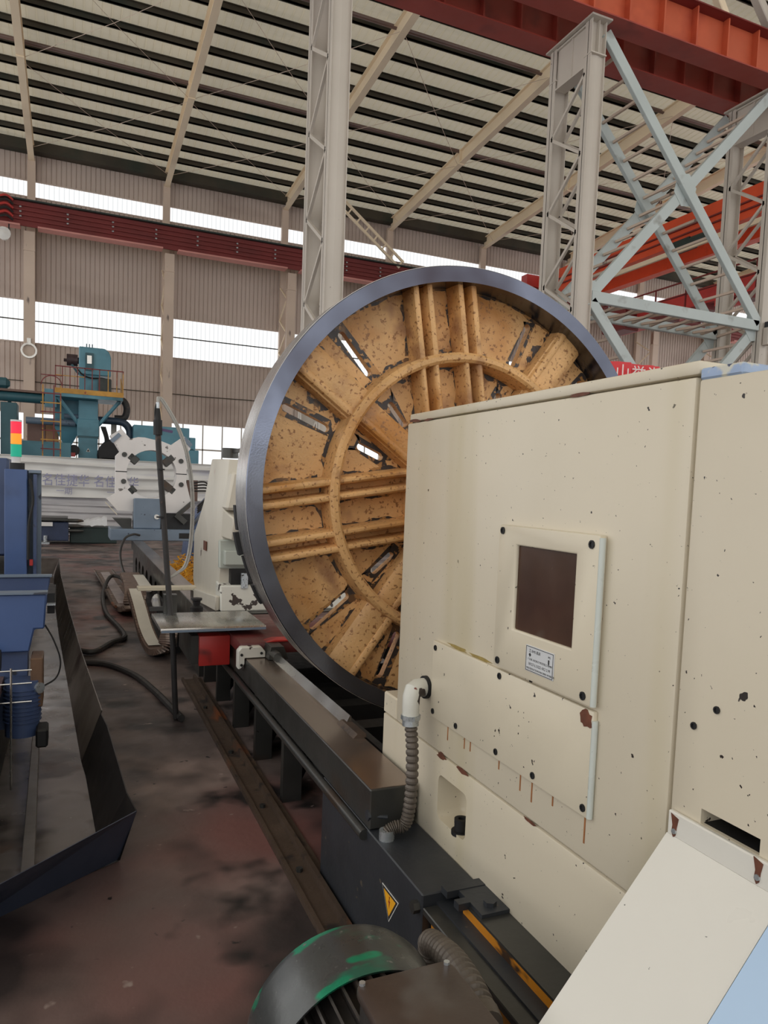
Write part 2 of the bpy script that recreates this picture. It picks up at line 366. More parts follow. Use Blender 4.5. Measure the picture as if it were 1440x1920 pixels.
B().ring([(.26, 38.04), (.34, 38.04), (.34, 38.12), (.26, 38.12)], (-1.82, 7.35), 20).box(-1.9, 38.06, 7.6, -1.74, 38.14, 7.9).build('ring', STEEL, rg)

# runway girder along the back wall
t = thing('runway_girder', 'long dark red crane girder carried by the back wall columns', 'girder', ((X0+X1)/2, 38, 12.6))
B().box(X0, 38.0, 12.75, X1, 38.08, 13.8).build('web', RAILR, t)
B().box(X0, 37.8, 13.8, X1, 38.3, 13.86).build('top_flange', GREENB, t)
for i in range(len(BAYX)-1):
    B().box(BAYX[i]+.35, 37.75, 12.68, BAYX[i+1]-.35, 38.35, 12.75).build('bottom_flange', PINK, t)
for k in range(4): B().box(X0, 37.9, 12.98+.2*k, X1, 37.95, 13.03+.2*k).build('conductor_bar', RAILR, t)
for k in range(30):
    for j in range(3): B().box(X0+6+1.9*k-.04, 37.84, 13.08+.2*j, X0+6+1.9*k+.04, 37.9, 13.14+.2*j).build('bracket', CHROME, t)
fl = thing('floodlight', 'white round floodlight hanging under the girder at left edge', 'light', (-2.6, 37.7, 12.2))
B().ring([(.0, 37.4), (.28, 37.45), (.22, 37.8), (.0, 37.8)], (-2.78, 12.15), 14).build('lamp_head', CLOTH, fl)
B().bar((-2.6, 37.65, 12.3), (-2.6, 37.9, 12.8), .05, .05).build('bracket', BLACK, fl)
ct = thing('cable_trolley', 'bunched crane cable trolley on the girder at left edge', 'trolley', (-2.6, 37.7, 13))
for k in range(6): B().tube(smooth_path([(-4, 37.6, 13.75-.17*k), (-3.1, 37.55, 13.7-.17*k), (-2.7, 37.6, 13.82-.17*k), (-2.45, 37.8, 13.72-.17*k)], 4), .05, 5).build('cable', RUBBER if k % 2 else CRRED, ct)

# knee brace ladder near the wall behind the wheel
kb = thing('ladder_brace', 'pale ladder-shaped brace slanting over the upper window behind wheel', 'brace', (14, 38.0, 14))
p0, p1 = Vector((12.6, 38, 16.6)), Vector((16.2, 38, 13.9))
dd = (p1-p0).normalized(); nn = Vector((dd.z, 0, -dd.x))
for s in (-1, 1): B().bar(p0+nn*.2*s, p1+nn*.2*s, .1, .12).build('rail', RAFT, kb, smooth=False)
for k in range(7):
    c = p0+dd*(.7+.62*k); B().bar(c-nn*.2, c+nn*.2, .08, .08).build('rung', RAFT, kb, smooth=False)

# near row of lattice columns between the bays
def lattice_column(x, top, label, y0=14.4, y1=15.75, head=True):
    t = thing('lattice_column', label, 'column', (x+.2, 15.1, 0), 'lattice columns between the bays')
    for y, n in ((y0, 'near_chord'), (y1, 'far_chord')):
        b = B(); zt = top-.75 if head else top
        b.box(x, y, 0, x+.015, y+.25, top).box(x+.385, y, 0, x+.4, y+.25, top).box(x, y+.115, 0, x+.4, y+.135, top)
        if n == 'near_chord':                          # cover plate closing the open face, slightly dished
            b.prism([(x+.015, y+.06), (x+.2, y+.03), (x+.385, y+.06), (x+.385, y+.08), (x+.015, y+.08)], 'z', 0, zt)
        if head: b.box(x-.01, y-.03, zt, x+.41, y+.26, zt+.03).box(x+.2, y, zt, x+.21, y+.24, top)
        b.build(n, COLP, t, smooth=False)
    if head:
        B().box(x-.08, y0-.1, top, x+.48, y1+.35, top+.04).build('cap_plate', COLP, t)
        B().box(x+.05, y0+.25, top-.95, x+.09, y1, top-.05).box(x, y0+.25, top-.97, x+.3, y1, top-.94).box(x, y0+.25, top-.06, x+.3, y1, top-.02).box(x+.02, y0+.75, top-.95, x+.2, y0+.8, top-.06).build('head_beam', COLP, t)
    for xx in (x+.03, x+.37):
        z = top-1.1; k = 0
        while z > .3:
            za, zb = z, z-(.75 if k % 2 else 1.0)
            B().bar((xx, y1+.05, za) if k % 2 else (xx, y0+.2, za), (xx, y0+.2, zb) if k % 2 else (xx, y1+.05, zb), .06, .07).build('lacing_bar', COLP, t, smooth=False)
            z = zb; k += 1
    return t
lattice_column(4.5, 18.2, 'tall pale lattice column rising behind the wheel at left, out of frame', head=False)
lattice_column(10.55, 12.42, 'pale lattice column with red girders resting on its head')
lattice_column(16.42, 12.42, 'pale lattice column at the right edge of the photo')
pst = thing('switch_box', 'small grey and white switch box on the rightmost column', 'switch', (16.4, 14.35, 6.2))
B().box(16.52, 14.25, 5.9, 16.7, 14.42, 6.35).build('case', COLP, pst, bev=.01); B().box(16.54, 14.23, 6.36, 16.66, 14.4, 6.5).build('cover', BLACK, pst)

def runway(y, z, m, label, stiff):
    t = thing('runway_girder', label, 'girder', (10, y, z), 'girders over the lattice columns')
    B().box(-6, y-.3, z, 30, y+.3, z+.03).build('bottom_flange', m[1], t); B().box(-6, y-.3, z+1.0, 30, y+.3, z+1.03).build('top_flange', m[2], t)
    B().box(-6, y-.012, z+.03, 30, y+.012, z+1.0).build('web', m[0], t)
    for k in range(36):
        x = -5.5+1.0*k; B().box(x-.02, y-.2, z+.03, x+.02, y+.2, z+1.0).build('stiffener', m[0], t)
    B().box(-6, y-.04, z+1.03, 30, y+.04, z+1.16).build('rail', RAILR, t)
runway(14.5, 12.46, (ORGG, REDG, RAILR), 'orange plate girder crossing the top right corner', 1)
runway(15.9, 12.46, (REDG, REDG, RAILR), 'dark red plate girder behind the orange one', 1)

# X bracing between the two right columns, a front and a rear frame tied together
bt = thing('cross_bracing', 'pale steel X bracing between the two right lattice columns', 'bracing', (13.7, 15.1, 6.4))
FX = (11.0, 16.4)
for y, m in ((14.5, BRACE), (15.9, BRACE)):
    for a, c in (((FX[0], 12.25), (FX[1], 6.45)), ((FX[0], 6.4), (FX[1], 12.25)), ((FX[0], 6.4), (FX[1], 6.4)), ((FX[0], 6.3), (FX[1], .6)), ((FX[1], 6.3), (FX[0], .6))):
        yo = .13 if c[1] > a[1] or a[0] > c[0] else 0; B().bar((a[0], y+yo, a[1]), (c[0], y+yo, c[1]), .26, .12, (0, 1, 0)).build('brace', m, bt, bev=.01)
    for cx, cz in ((FX[0]+.05, 6.4), (FX[1]-.05, 6.4), (13.7, 9.35)):
        B().prism([(cx-.35, cz-.1), (cx-.1, cz-.4), (cx+.25, cz-.35), (cx+.35, cz+.1), (cx+.1, cz+.4), (cx-.25, cz+.35)], 'y', y+.06, y+.07).build('gusset', m, bt)
for a, c in (((FX[0], 12.25), (FX[1], 6.45)), ((FX[0], 6.4), (FX[1], 12.25)), ((FX[0], 6.3), (FX[1], .6)), ((FX[1], 6.3), (FX[0], .6))):
    for k in range(1, 15):
        f = k/15; x = a[0]+(c[0]-a[0])*f; z = a[1]+(c[1]-a[1])*f
        up = c[1] > a[1] or a[0] > c[0]; B().bar((x, 14.7 if up else 14.57, z), (x, 15.95 if up else 15.83, z), .06, .06).build('tie_bar', COLW, bt, smooth=False)
for k in range(1, 18):
    x = FX[0]+(FX[1]-FX[0])*k/18; x2 = FX[0]+(FX[1]-FX[0])*(k+(1 if k % 2 else -1))/18
    B().bar((x, 14.58, 6.35), (x2, 15.82, 6.35), .07, .06).build('strut_lacing', COLW, bt, smooth=False)
ub = thing('upper_bracing', 'pale braces above the orange girder in the top right corner', 'bracing', (14.5, 14.6, 13.6))
B().bar((12.9, 14.75, 16.4), (14.75, 14.6, 13.5), .2, .2, (0, 1, 0)).build('brace', RAFT, ub, bev=.02)
B().bar((13.6, 14.5, 16.5), (16.3, 14.5, 13.5), .22, .22, (0, 1, 0)).build('brace', COLP, ub, bev=.02)
B().box(16.3, 14.4, 13.65, 16.8, 14.7, 18).bar((16.2, 14.3, 14.3), (17.6, 14.2, 14.5), .2, .25).build('upper_post', RAFT, ub)

# overhead cranes in the far bay
oc = thing('overhead_crane', 'orange overhead crane bridge crossing the far bay', 'crane', (25, 27, 13.2))
B().prism([(16.3, 13.9), (18, 13.2), (36, 13.2), (37.7, 13.9), (37.7, 14.4), (16.3, 14.4)], 'x', 24.7, 25.2).build('main_girder', ORG, oc)
B().prism([(16.3, 13.9), (18, 13.2), (36, 13.2), (37.7, 13.9), (37.7, 14.4), (16.3, 14.4)], 'x', 26.9, 27.4).build('rear_girder', ORG, oc)
B().box(23.9, 37.5, 13.85, 28.2, 38.1, 14.5).build('end_carriage', CRRED, oc); B().box(23.9, 15.7, 13.7, 28.2, 16.1, 14.3).build('end_carriage', ORG, oc)
for z in (13.5, 13.8): B().box(24.62, 17, z, 24.7, 37, z+.06).build('trim_strip', RAILR, oc)
B().box(24.1, 25.2, 12.7, 24.6, 26.6, 13.1).cyl((24.3, 24.4, 12.9), (24.3, 25.2, 12.9), .22, 12).build('drive_motor', GREENB, oc)
B().bar((24.0, 20, 12.6), (24.0, 33, 12.6), .12, .2).build('walkway', RAFT, oc)
cb = thing('maintenance_crane', 'red crane bridge with handrails below the orange one', 'crane', (27, 27, 10.7))
B().box(27.0, 17, 10.75, 27.7, 33.5, 11.8).build('main_girder', CRRED, cb); B().box(26.3, 17, 10.7, 27.0, 33.5, 10.8).build('walkway', RAILR, cb)
for k in range(9):
    y = 17.5+2*k; B().box(26.32, y, 10.8, 26.38, y+.06, 12.1).build('post', RAILR, cb)
for z in (11.5, 12.1): B().bar((26.35, 17, z), (26.35, 33.5, z), .06, .06).build('handrail', RAILR, cb)
B().box(26.2, 31.6, 10.6, 27.2, 33.4, 11.75).build('control_cabinet', RAILR, cb, bev=.05)
for k in range(5):
    B().box(26.0, 23.5+1.2*k, 10.45, 26.8, 24.2+1.2*k, 10.7).build('bracket', CRRED if k % 2 else RAILR, cb)

# banner hung behind the headstock
bn = thing('banner', 'red cloth banner with white characters above the headstock', 'banner', (10.8, 12, 4.2))
b = B(); n = 40
bx = [8.9+3.8*i/n for i in range(n+1)]; by = [12+.05*math.sin(i*.9)+.03*math.sin(i*2.3) for i in range(n+1)]
b.add([(x, y, 3.55) for x, y in zip(bx, by)]+[(x, y, 4.44-.02*math.sin(i/n*3.14)) for i, (x, y) in enumerate(zip(bx, by))]+[(x, y+.01, 3.55) for x, y in zip(bx, by)]+[(x, y+.01, 4.44) for x, y in zip(bx, by)],
      [(i, i+1, n+2+i, n+1+i) for i in range(n)]+[(2*n+2+i, 3*n+3+i, 3*n+4+i, 2*n+3+i) for i in range(n)])
b.build('cloth', BANNER, bn)
for i_, c_ in enumerate('山誉海一'): text(c_, .37, BANW, bn, (9.72+.40*i_, 11.9, 4.06+.008*i_), (1, 0, .03), (0, 0, 1), depth=.002)
for x in (8.9, 12.7): B().cyl((x, 12.02, 0), (x, 12.02, 4.5), .02, 8).build('pole', COLP, bn)

# ================================================================== the big lathe
# headstock: cream casing on the bed, face plane at x = 1.2
hs = thing('headstock', 'large cream painted lathe headstock with smoked glass window', 'machine', (1.8, 1.0, .43))
B().box(1.2, 1.207, .779, 2.45, 2.69, 1.966).build('front_casing', CREAM, hs, bev=.008, seg=2)
B().box(1.2, 1.2, 1.970, 2.45, 2.67, 2.0).build('top_cover', CREAM, hs, bev=.006, seg=2)
B().box(1.202, 1.09, 1.958, 2.4, 1.2, 1.982).build('cover_end', mat('blue stained paint', (150, 170, 200), .4, 0, .15, 12, [((206, 204, 190), 14, .48, .06), ((70, 80, 110), 30, .62, .04)]), hs, bev=.004, label='blue stained end of the top cover')
o = B().box(1.2, -.9, .425, 2.5, 2.82, .774).build('base', CREAM, hs, bev=.007, seg=2)
cut = B().box(1.1, 2.088, .545, 1.31, 2.296, .704).build('cutter', CREAM, None, bev=.025, seg=4)
boolean(o, cut)
B().box(1.2, 2.69, .777, 2.45, 2.82, .865).build('ledge', CREAM, hs, bev=.006)
o = B().box(1.2, -.9, .778, 2.45, 1.197, 1.958).build('rear_casing', CREAM, hs, bev=.005, seg=2)
boolean(o, B().box(1.1, .966, 1.036, 1.75, 1.112, 1.068).build('cutter', CREAM))
B().box(1.23, 1.19, .79, 2.4, 1.215, 1.95).build('seam_gap_shade', VDARK, hs)  # dark fill draws the shade of the open seam gap
B().box(1.21, .6, 1.033, 1.85, 1.18, 1.0365).box(1.75, .9, 1.0, 1.76, 1.2, 1.1).build('slot_shade', VDARK, hs)  # dark sheets put in as the shade inside the slot
def frame(y0, y1, z0, z1, iy0, iy1, iz0, iz1, xa, xb):
    q = [(y0,z0),(y1,z0),(y1,z1),(y0,z1)]; i = [(iy0,iz0),(iy1,iz0),(iy1,iz1),(iy0,iz1)]
    return B().add([(xa,)+p for p in q]+[(xa,)+p for p in i]+[(xb,)+p for p in q]+[(xb,)+p for p in i],
        [f for k in range(4) for j in [(k+1) % 4] for f in ((k,j,4+j,4+k),(8+k,8+j,12+j,12+k),(k,j,8+j,8+k),(4+k,4+j,12+j,12+k))])
wf = frame(1.458, 1.928, 1.184, 1.613, 1.549, 1.829, 1.313, 1.558, 1.176, 1.2).build('window_frame', COVER, hs, bev=.006, seg=2)
B().prism(arc((1.4585, 1.183), .0095, 90, 270, 8, 'yz', 0) and [(1.184+.008*math.cos(R(a)), 1.457+.008*math.sin(R(a))) for a in range(0, 360, 30)], 'z', 1.186, 1.606).build('rounded_edge', PALE, wf, label='pale blue rounded edge')
B().box(1.186, 1.545, 1.309, 1.192, 1.833, 1.562).build('window_pane', GLASS, hs, label='dark brown smoked pane')
lc = B().box(1.186, 1.455, .897, 1.2, 2.358, 1.173).build('lower_cover', COVER, hs, bev=.004, seg=2)
B().prism([(1.192+.008*math.cos(R(a)), 1.455+.008*math.sin(R(a))) for a in range(0, 360, 30)], 'z', .9, 1.15).build('rounded_edge', PALE, lc, label='pale chipped edge')
def patch(parent, name, m, c, ry, rz, n=14, x=1.1845, j=.35, lab=None):
    b = B(); pts = [(c[0]+ry*math.cos(2*math.pi*i/n)*random.uniform(1-j, 1+j), c[1]+rz*math.sin(2*math.pi*i/n)*random.uniform(1-j, 1+j)) for i in range(n)]
    return b.prism(pts, 'x', x, x+.0012).build(name, m, parent, smooth=False, label=lab)
RSTP = mat('rust patch', (104, 60, 42), .65, 0, .3, 30); RST2 = mat('rust streak', (160, 104, 60), .6, 0, .2, 30); OLIVE = mat('olive worn patch', (150, 130, 70), .5, 0, .2, 30)
patch(lc, 'rust_patch', RSTP, (1.482, 1.148), .026, .026)
for y, z in ((2.05, 1.177), (2.2, 1.178)): patch(hs, 'worn_patch', OLIVE, (y, z), .07, .006, x=1.1985)
for y, z, a, c in ((2.28, .772, .03, .012), (2.12, .774, .045, .008), (1.72, .776, .03, .005)): patch(hs, 'rust_patch', RSTP, (y, z), a, c, x=1.1985)
for y, z, a, c in ((2.62, 1.972, .05, .006), (2.5, 1.968, .03, .004), (1.6, 1.968, .05, .004)): patch(hs, 'worn_patch', RSTP, (y, z), a, c, x=1.1985)
for y, l in ((2.24, .05), (2.12, .04), (2.08, .035), (1.9, .03), (1.78, .05), (1.72, .06), (1.48, .07), (1.62, .03)):
    B().box(1.1985, y-.0025, .893-l, 1.2, y+.0025, .895).build('rust_streak', RST2, hs)
def recess_bolt(y, z, x, parent=hs, r=.011):
    B().ring([(r*.6, 0), (r, 0), (r, .004), (r*.6, .004)], (0, 0), 10).xf(lambda p: (x-.0035+p.y, y+p.x, z+p.z)).cyl((x-.001, y, z), (x, y, z), r*.7, 8).build('cap_screw', VDARK, parent)
for y, z in ((1.905, 1.596), (1.487, 1.588), (1.488, 1.206), (1.9, 1.205)): recess_bolt(y, z, 1.176, wf)
for y, z in ((1.9, 1.155), (2.335, .92), (2.16, .92), (1.9, .92), (1.7, .92), (1.475, .92), (2.335, 1.15)): recess_bolt(y, z, 1.186, lc, r=.01)
for y, z in ((1.09, 1.283), (1.147, 1.233)): recess_bolt(y, z, 1.2, r=.008)
pl = B().box(1.1735, 1.614, 1.211, 1.176, 1.749, 1.285).build('nameplate', PLATE, hs, bev=.001, label='aluminium nameplate with small black print')
frame(1.617, 1.746, 1.2135, 1.2825, 1.6185, 1.7445, 1.215, 1.281, 1.1728, 1.1735).build('border', BLKINK, pl)
T = dict(ux=(0, -1, 0), uy=(0, 0, 1))
for body, sz, y, z, s in (('工 B', .0105, 1.732, 1.267, 1), ('M5 机床', .010, 1.712, 1.267, 1), ('M5', .009, 1.641, 1.267, 1), ('1 U3K AX3KO MODEL5 MMM', .0085, 1.737, 1.244, 1.05), ('18127-L132Z-1K2 2 M', .011, 1.734, 1.230, 1.03), ('MEATER2UCTION MACHINE WORKCN', .0075, 1.741, 1.2185, 1)):
    text(body, sz, BLKINK, pl, (1.1733, y, z), name='lettering', depth=.0002, sx=s, **T)
B().prism([(1.733, 1.259), (1.727, 1.265), (1.721, 1.259), (1.727, 1.253)], 'x', 1.1731, 1.1735).prism([(1.64, 1.25), (1.634, 1.25), (1.634, 1.263), (1.64, 1.263)], 'x', 1.1731, 1.1735).build('emblem', BLKINK, pl)
B().cyl((1.228, 2.165, .535), (1.228, 2.165, .578), .024, 18).cyl((1.228, 2.165, .535), (1.228, 2.165, .549), .034, 18).ring([(.012, .575), (.025, .575), (.025, .59), (.012, .59)], (0, 0), 18).xf(lambda p: (1.228+p.x, 2.165+p.z, p.y), 72).build('anchor_bolt', VDARK, hs, label='black socket head anchor bolt')
# sloped apron sheet under the slot
ap = thing('apron_cover', 'cream sloped cover sheet in the lower right corner', 'cover', (1.0, 1.05, .4))
sl = lambda x: .984+(x-1.187)*1.155
B().hexa([(1.187, .9, sl(1.187)), (1.187, 1.19, sl(1.187)), (.70, 1.19, sl(.70)), (.70, .9, sl(.70)), (1.2, .9, sl(1.187)), (1.2, 1.19, sl(1.187)), (.715, 1.19, sl(.70)-.01), (.715, .9, sl(.70)-.01)]).build('sheet', CREAM2, ap, smooth=False)
B().box(1.187, .7, sl(1.187)-.002, 1.199, 1.19, 1.036).build('lip', CREAM2, ap, bev=.003)
for y, z in ((1.168, 1.0), (.955, 1.005)):
    B().prism([(y+.012, z+.032), (y-.01, z+.026), (y-.006, z+.006), (y-.004, z-.012), (y+.002, z-.018), (y+.008, z-.008), (y+.006, z+.008)], 'x', 1.1855, 1.187).build('bare_patch', RSTP, ap, smooth=False)
    B().cyl((1.183, y, z-.004), (1.187, y, z-.004), .006, 10).build('screw', CHROME, ap)
patch_pts = [(.93, .905, sl(.93)), (.9, .93, sl(.9)), (.86, .925, sl(.86)), (.82, .902, sl(.82))]
B().add([Vector(p)+Vector((-.001, 0, .001)) for p in patch_pts], [(0, 1, 2, 3)]).build('worn_patch', mat('mauve primer', (168, 120, 118), .5), ap)
bp = thing('side_panel', 'sheet panel with sky sheen painted light blue in the bottom right corner', 'panel', (1.0, .6, .4))
B().hexa([(1.187, .3, sl(1.187)+.004), (1.187, .897, sl(1.187)+.004), (.70, .897, sl(.70)+.004), (.70, .3, sl(.70)+.004), (1.2, .3, sl(1.187)-.01), (1.2, .897, sl(1.187)-.01), (.72, .897, sl(.70)-.02), (.72, .3, sl(.70)-.02)]).build('sheet', SKYSHEEN, bp, smooth=False)
B().box(.74, .35, 0, .78, .85, sl(.74)).build('stand', CREAM2, bp)
B().box(1.15, .9, .46, 1.19, 1.15, .93).build('bracket', CREAM2, ap)

# flexible conduit from the headstock down to the bed box
fc = thing('flexible_conduit', 'grey ribbed conduit with white elbow on the headstock face', 'conduit', (1.1, 2.38, .46))
B().cyl((1.2, 2.42, .985), (1.186, 2.42, .985), .042, 20).build('flange_nut', VDARK, fc)
B().tube([(1.19, 2.42, .985), (1.15, 2.40, .99), (1.13, 2.39, .985), (1.122, 2.385, .965), (1.12, 2.382, .93), (1.12, 2.38, .895)], lambda t: .034-.003*t, 16).build('elbow', WHITEP, fc, label='white painted elbow fitting')
b = B(); hexbolt(b, (1.12, 2.38, .9), (0, 0, -1), .036, .016, 10); b.cyl((1.12, 2.38, .884), (1.12, 2.378, .86), .03, 12).build('gland_nut', CHROME, fc)
path = smooth_path([(1.12, 2.378, .87), (1.122, 2.36, .78), (1.122, 2.352, .66), (1.115, 2.35, .56), (1.10, 2.352, .505), (1.07, 2.36, .498), (1.045, 2.365, .485), (1.038, 2.365, .46)], 14)
B().tube(path, .0235, 18, rib=.78).build('corrugated_hose', HOSE, fc, smooth=False)
B().cyl((1.038, 2.365, .452), (1.038, 2.365, .49), .028, 12).build('ferrule', CHROME, fc)

# bed
bed = thing('lathe_bed', 'long dark lathe bed with bright ground front way', 'machine', (1.7, 7, 0))
B().box(1.0, 2.44, .46, 1.18, 14.5, .61).build('front_way', DSTEEL, bed, bev=.004)
B().box(1.003, 2.445, .61, 1.18, 14.5, .6135).build('way_surface', WAYTOP, bed, label='bright ground top of the front way')
B().box(2.38, 2.44, .3, 2.6, 14.5, .61).build('rear_way', DSTEEL, bed, bev=.004)
B().prism([(1.155, .6135), (1.185, .6135), (1.185, .655), (1.178, .66)], 'y', 3.16, 4.58).build('way_cover', STEEL, bed, smooth=False, label='bright folded cover strip')
B().prism([(1.13, .6135), (1.19, .6135), (1.19, .63), (1.15, .632)], 'y', 2.98, 3.2).build('wiper', RUST, bed, smooth=False)
B().box(1.36, 2.44, 0, 2.5, 14.4, .12).box(1.36, 2.44, 0, 1.4, 6.6, .46).build('chip_trough', VDARK, bed)
B().box(1.05, -1.2, 0, 2.6, 2.44, .425).build('base_block', BLACK, bed)
for k in range(6): B().box(1.18, 3.1+.45*k, .15, 2.38, 3.25+.45*k, .3).build('cross_rib', VDARK, bed)  # ribs coloured black to sink into the shaded gap
o = B().box(1.03, 6.6, 0, 1.09, 14.45, .46).build('side_wall', DSTEEL, bed)
cut = B()
for k in range(9):
    yc = 8.4+.66*k; pts = [(yc+.2*math.cos(R(a)), .22+(.15 if math.sin(R(a)) > 0 else .13)*math.sin(R(a))) for a in range(0, 360, 24)]; cut.prism(pts, 'x', .9, 1.2)
boolean(o, cut.build('cutter', DSTEEL))
B().box(1.2, 6.6, 0, 1.22, 14.4, .45).build('inner_panel', mat('ochre inner wall', (150, 104, 48), .5, 0, .3, 2), bed)
for y in (3.80, 4.46, 5.12, 5.8, 6.4):
    p = B().box(1.045, y, 0, 1.15, y+.05, .44).build('post', DSTEEL, bed); B().box(1.12, y+.05, 0, 1.135, y+.3, .44).build('web', BLACK, p)
    B().bar((1.1, y+.05, .02), (1.36, y+.28, .3), .02, .05).build('gusset', BLACK, p)
B().tube([(.99, 2.46, .435), (.99, 3.5, .437), (.99, 4.6, .437), (.99, 6.2, .437)], .021, 12).build('guard_rail', DSTEEL, bed)
B().box(1.0, 1.985, .012, 1.2, 2.99, .455).build('side_box', BLACK, bed, bev=.004)
B().box(1.0, -.8, .395, 1.1, 1.98, .418).build('ledge', DSTEEL, bed, bev=.003)
B().box(1.03, -.8, .25, 1.045, 1.975, .395).build('lower_panel', ORANGE, bed)
B().box(1.098, -.8, .41, 1.106, 1.9, .452).build('riser', ORANGE, bed, label='scraped orange edge')
B().box(1.098, -.8, .452, 1.205, 1.9, .46).build('top_plate', DSTEEL, bed)
cl = B().box(1.065, 1.945, .452, 1.2, 1.985, .474).box(1.065, 1.87, .452, 1.105, 1.90, .474).box(1.105, 1.80, .452, 1.2, 1.945, .472).build('clamp', BLACK, bed)
b = B(); hexbolt(b, (1.155, 1.84, .472), (0, 0, 1), .02, .014).build('clamp_bolt', BLACK, cl)
b = B(); hexbolt(b, (1.0, 2.012, .405), (-1, 0, 0), .02, .022).build('box_bolt', DSTEEL, bed)
b = B(); b.tube([(1.07, 2.44, .5), (1.0, 2.455, .51)], .009, 8); hexbolt(b, (1.005, 2.455, .51), (-1, 0, 0), .02, .01).build('wing_screw', BLACK, bed)
def tri(s, cy=2.226, cz=.301, w=.071, h=.071): return [(cy+w*s, cz+h*.49*s), (cy-w*s, cz+h*.49*s), (cy+.002, cz-h*.98*s)]
sg = B().prism(tri(1), 'x', .9975, .9995).build('warning_sign', SIGNW, bed, label='yellow high voltage triangle')
B().prism(tri(.92), 'x', .9968, .9975).build('border', BLKINK, sg); B().prism(tri(.72), 'x', .9962, .9968).build('field', SIGNY, sg)
B().prism([(2.222, .322), (2.230, .322), (2.226, .306), (2.219, .308), (2.2265, .279), (2.2285, .300), (2.2345, .299)], 'x', .9957, .9962).build('bolt_symbol', SIGNR, sg)

# floor channel beside the bed
ch = thing('floor_channel', 'rusty steel channel let into the floor along the bed', 'channel', (.93, 4.6, 0))
B().prism([(.868, 0), (.985, 0), (.985, .05), (.965, .05), (.963, .014), (.888, .014), (.886, .03), (.868, .03)], 'y', 2.3, 6.5).build('channel', RUST, ch, smooth=False)
for y in (3.05, 3.75, 4.6, 5.6): B().cyl((.925, y, .014), (.925, y, .03), .016, 6).build('bolt', DSTEEL, ch)
B().box(1.0, 3.0, 0, 1.03, 6.5, .02).build('kerb', RUST, ch)

# faceplate
YW = 3.2; XC = 1.776; ZC = 1.683; TH = 9
fp = thing('faceplate', 'huge ochre ribbed faceplate wheel with a blued steel rim', 'wheel', (XC, YW, ZC))
B().ring([(1.022, YW), (1.092, YW), (1.095, YW+.004), (1.095, YW+.215), (1.09, YW+.22), (1.03, YW+.22), (1.022, YW+.16)], (XC, ZC), 160).build('rim', RIM, fp)
B().ring([(1.0945, YW+.006), (1.0965, YW+.006), (1.0965, YW+.214), (1.0945, YW+.214)], (XC, ZC), 160).build('rim_edge', RIM2, fp, label='bright turned outer edge')
disc = B().ring([(.2, YW+.155), (1.035, YW+.155), (1.035, YW+.2), (.2, YW+.2)], (XC, ZC), 120).build('web', YEL, fp, smooth=False)
def PW(r, a, off, y):
    a = R(a); return (XC+r*math.cos(a)-off*math.sin(a), y, ZC+r*math.sin(a)+off*math.cos(a))
cut = B(); SL = []
for q in range(4):
    for s in (-13, 13):
        for r0, r1, wd in ((.74, .985, .038), (.44, .585, .036)):
            a = TH+45+90*q+s; pts = []
            for k in range(7): pts.append((r0+wd/2-wd/2*math.sin(R(30*k)), wd/2*math.cos(R(30*k))))
            for k in range(7): pts.append((r1-wd/2+wd/2*math.sin(R(30*k)), -wd/2*math.cos(R(30*k))))
            SL.append((a, pts)); n = len(pts)
            cut.add([PW(r, a, o_, YW+.1) for r, o_ in pts]+[PW(r, a, o_, YW+.25) for r, o_ in pts], [tuple(range(n))[::-1], tuple(range(n, 2*n))]+[(i, (i+1) % n, n+(i+1) % n, n+i) for i in range(n)])
boolean(disc, cut.build('cutter', YEL)); disc.data.materials[0] = YEL
for a, pts in SL:                                     # bare oily metal around every slot
    b = B(); n = len(pts); cx = sum(p[0] for p in pts)/n; out = []
    for r, o_ in pts:
        d = math.hypot(r-cx, o_); g = 1+random.uniform(.05, .9)*.09/max(d, .02); lim = max(.68 if cx > .7 else .39, min(cx+(r-cx)*g, 1.02 if cx > .7 else .64)); out.append((lim, o_*g*1.4+random.uniform(-.018, .018)))
    b.add([PW(r, a, o_, YW+.1535) for r, o_ in pts]+[PW(r, a, o_, YW+.1535) for r, o_ in out], [(i, (i+1) % n, n+(i+1) % n, n+i) for i in range(n)])
    b.build('slot_edge', YDK, fp, smooth=False, label='black oily bare metal round a slot')
def rib(a, off, r0, r1, wd, yt, yb=YW+.157, name='rib', dome=True):
    pr = [(-wd/2-.008, yb), (-wd/2, yt+.018), (-wd*.36, yt+.005), (-wd*.15, yt), (wd*.15, yt), (wd*.36, yt+.005), (wd/2, yt+.018), (wd/2+.008, yb)]
    n = len(pr); b = B()
    b.add([PW(r, a, off+o_, y) for r in (r0, r1) for o_, y in pr], [tuple(range(n)), tuple(range(n, 2*n))[::-1]]+[(i, i+1, n+i+1, n+i) for i in range(n-1)])
    return b.build(name, YEL, fp)
for q in range(4):
    for off in (-.155, -.083, .083, .155):
        rib(TH+90*q, off, .66, 1.03, .036, YW+.045); rib(TH+90*q, off, .2, .66, .032, YW+.05)
    rib(TH+45+90*q, 0, .67, 1.03, .17, YW+.075, name='wide_rib'); rib(TH+45+90*q, .055, .67, 1.03, .045, YW+.068, name='wide_rib')
    rib(TH+45+90*q, 0, .25, .67, .13, YW+.075, name='wide_rib'); rib(TH+45+90*q, .04, .25, .67, .04, YW+.068, name='wide_rib')
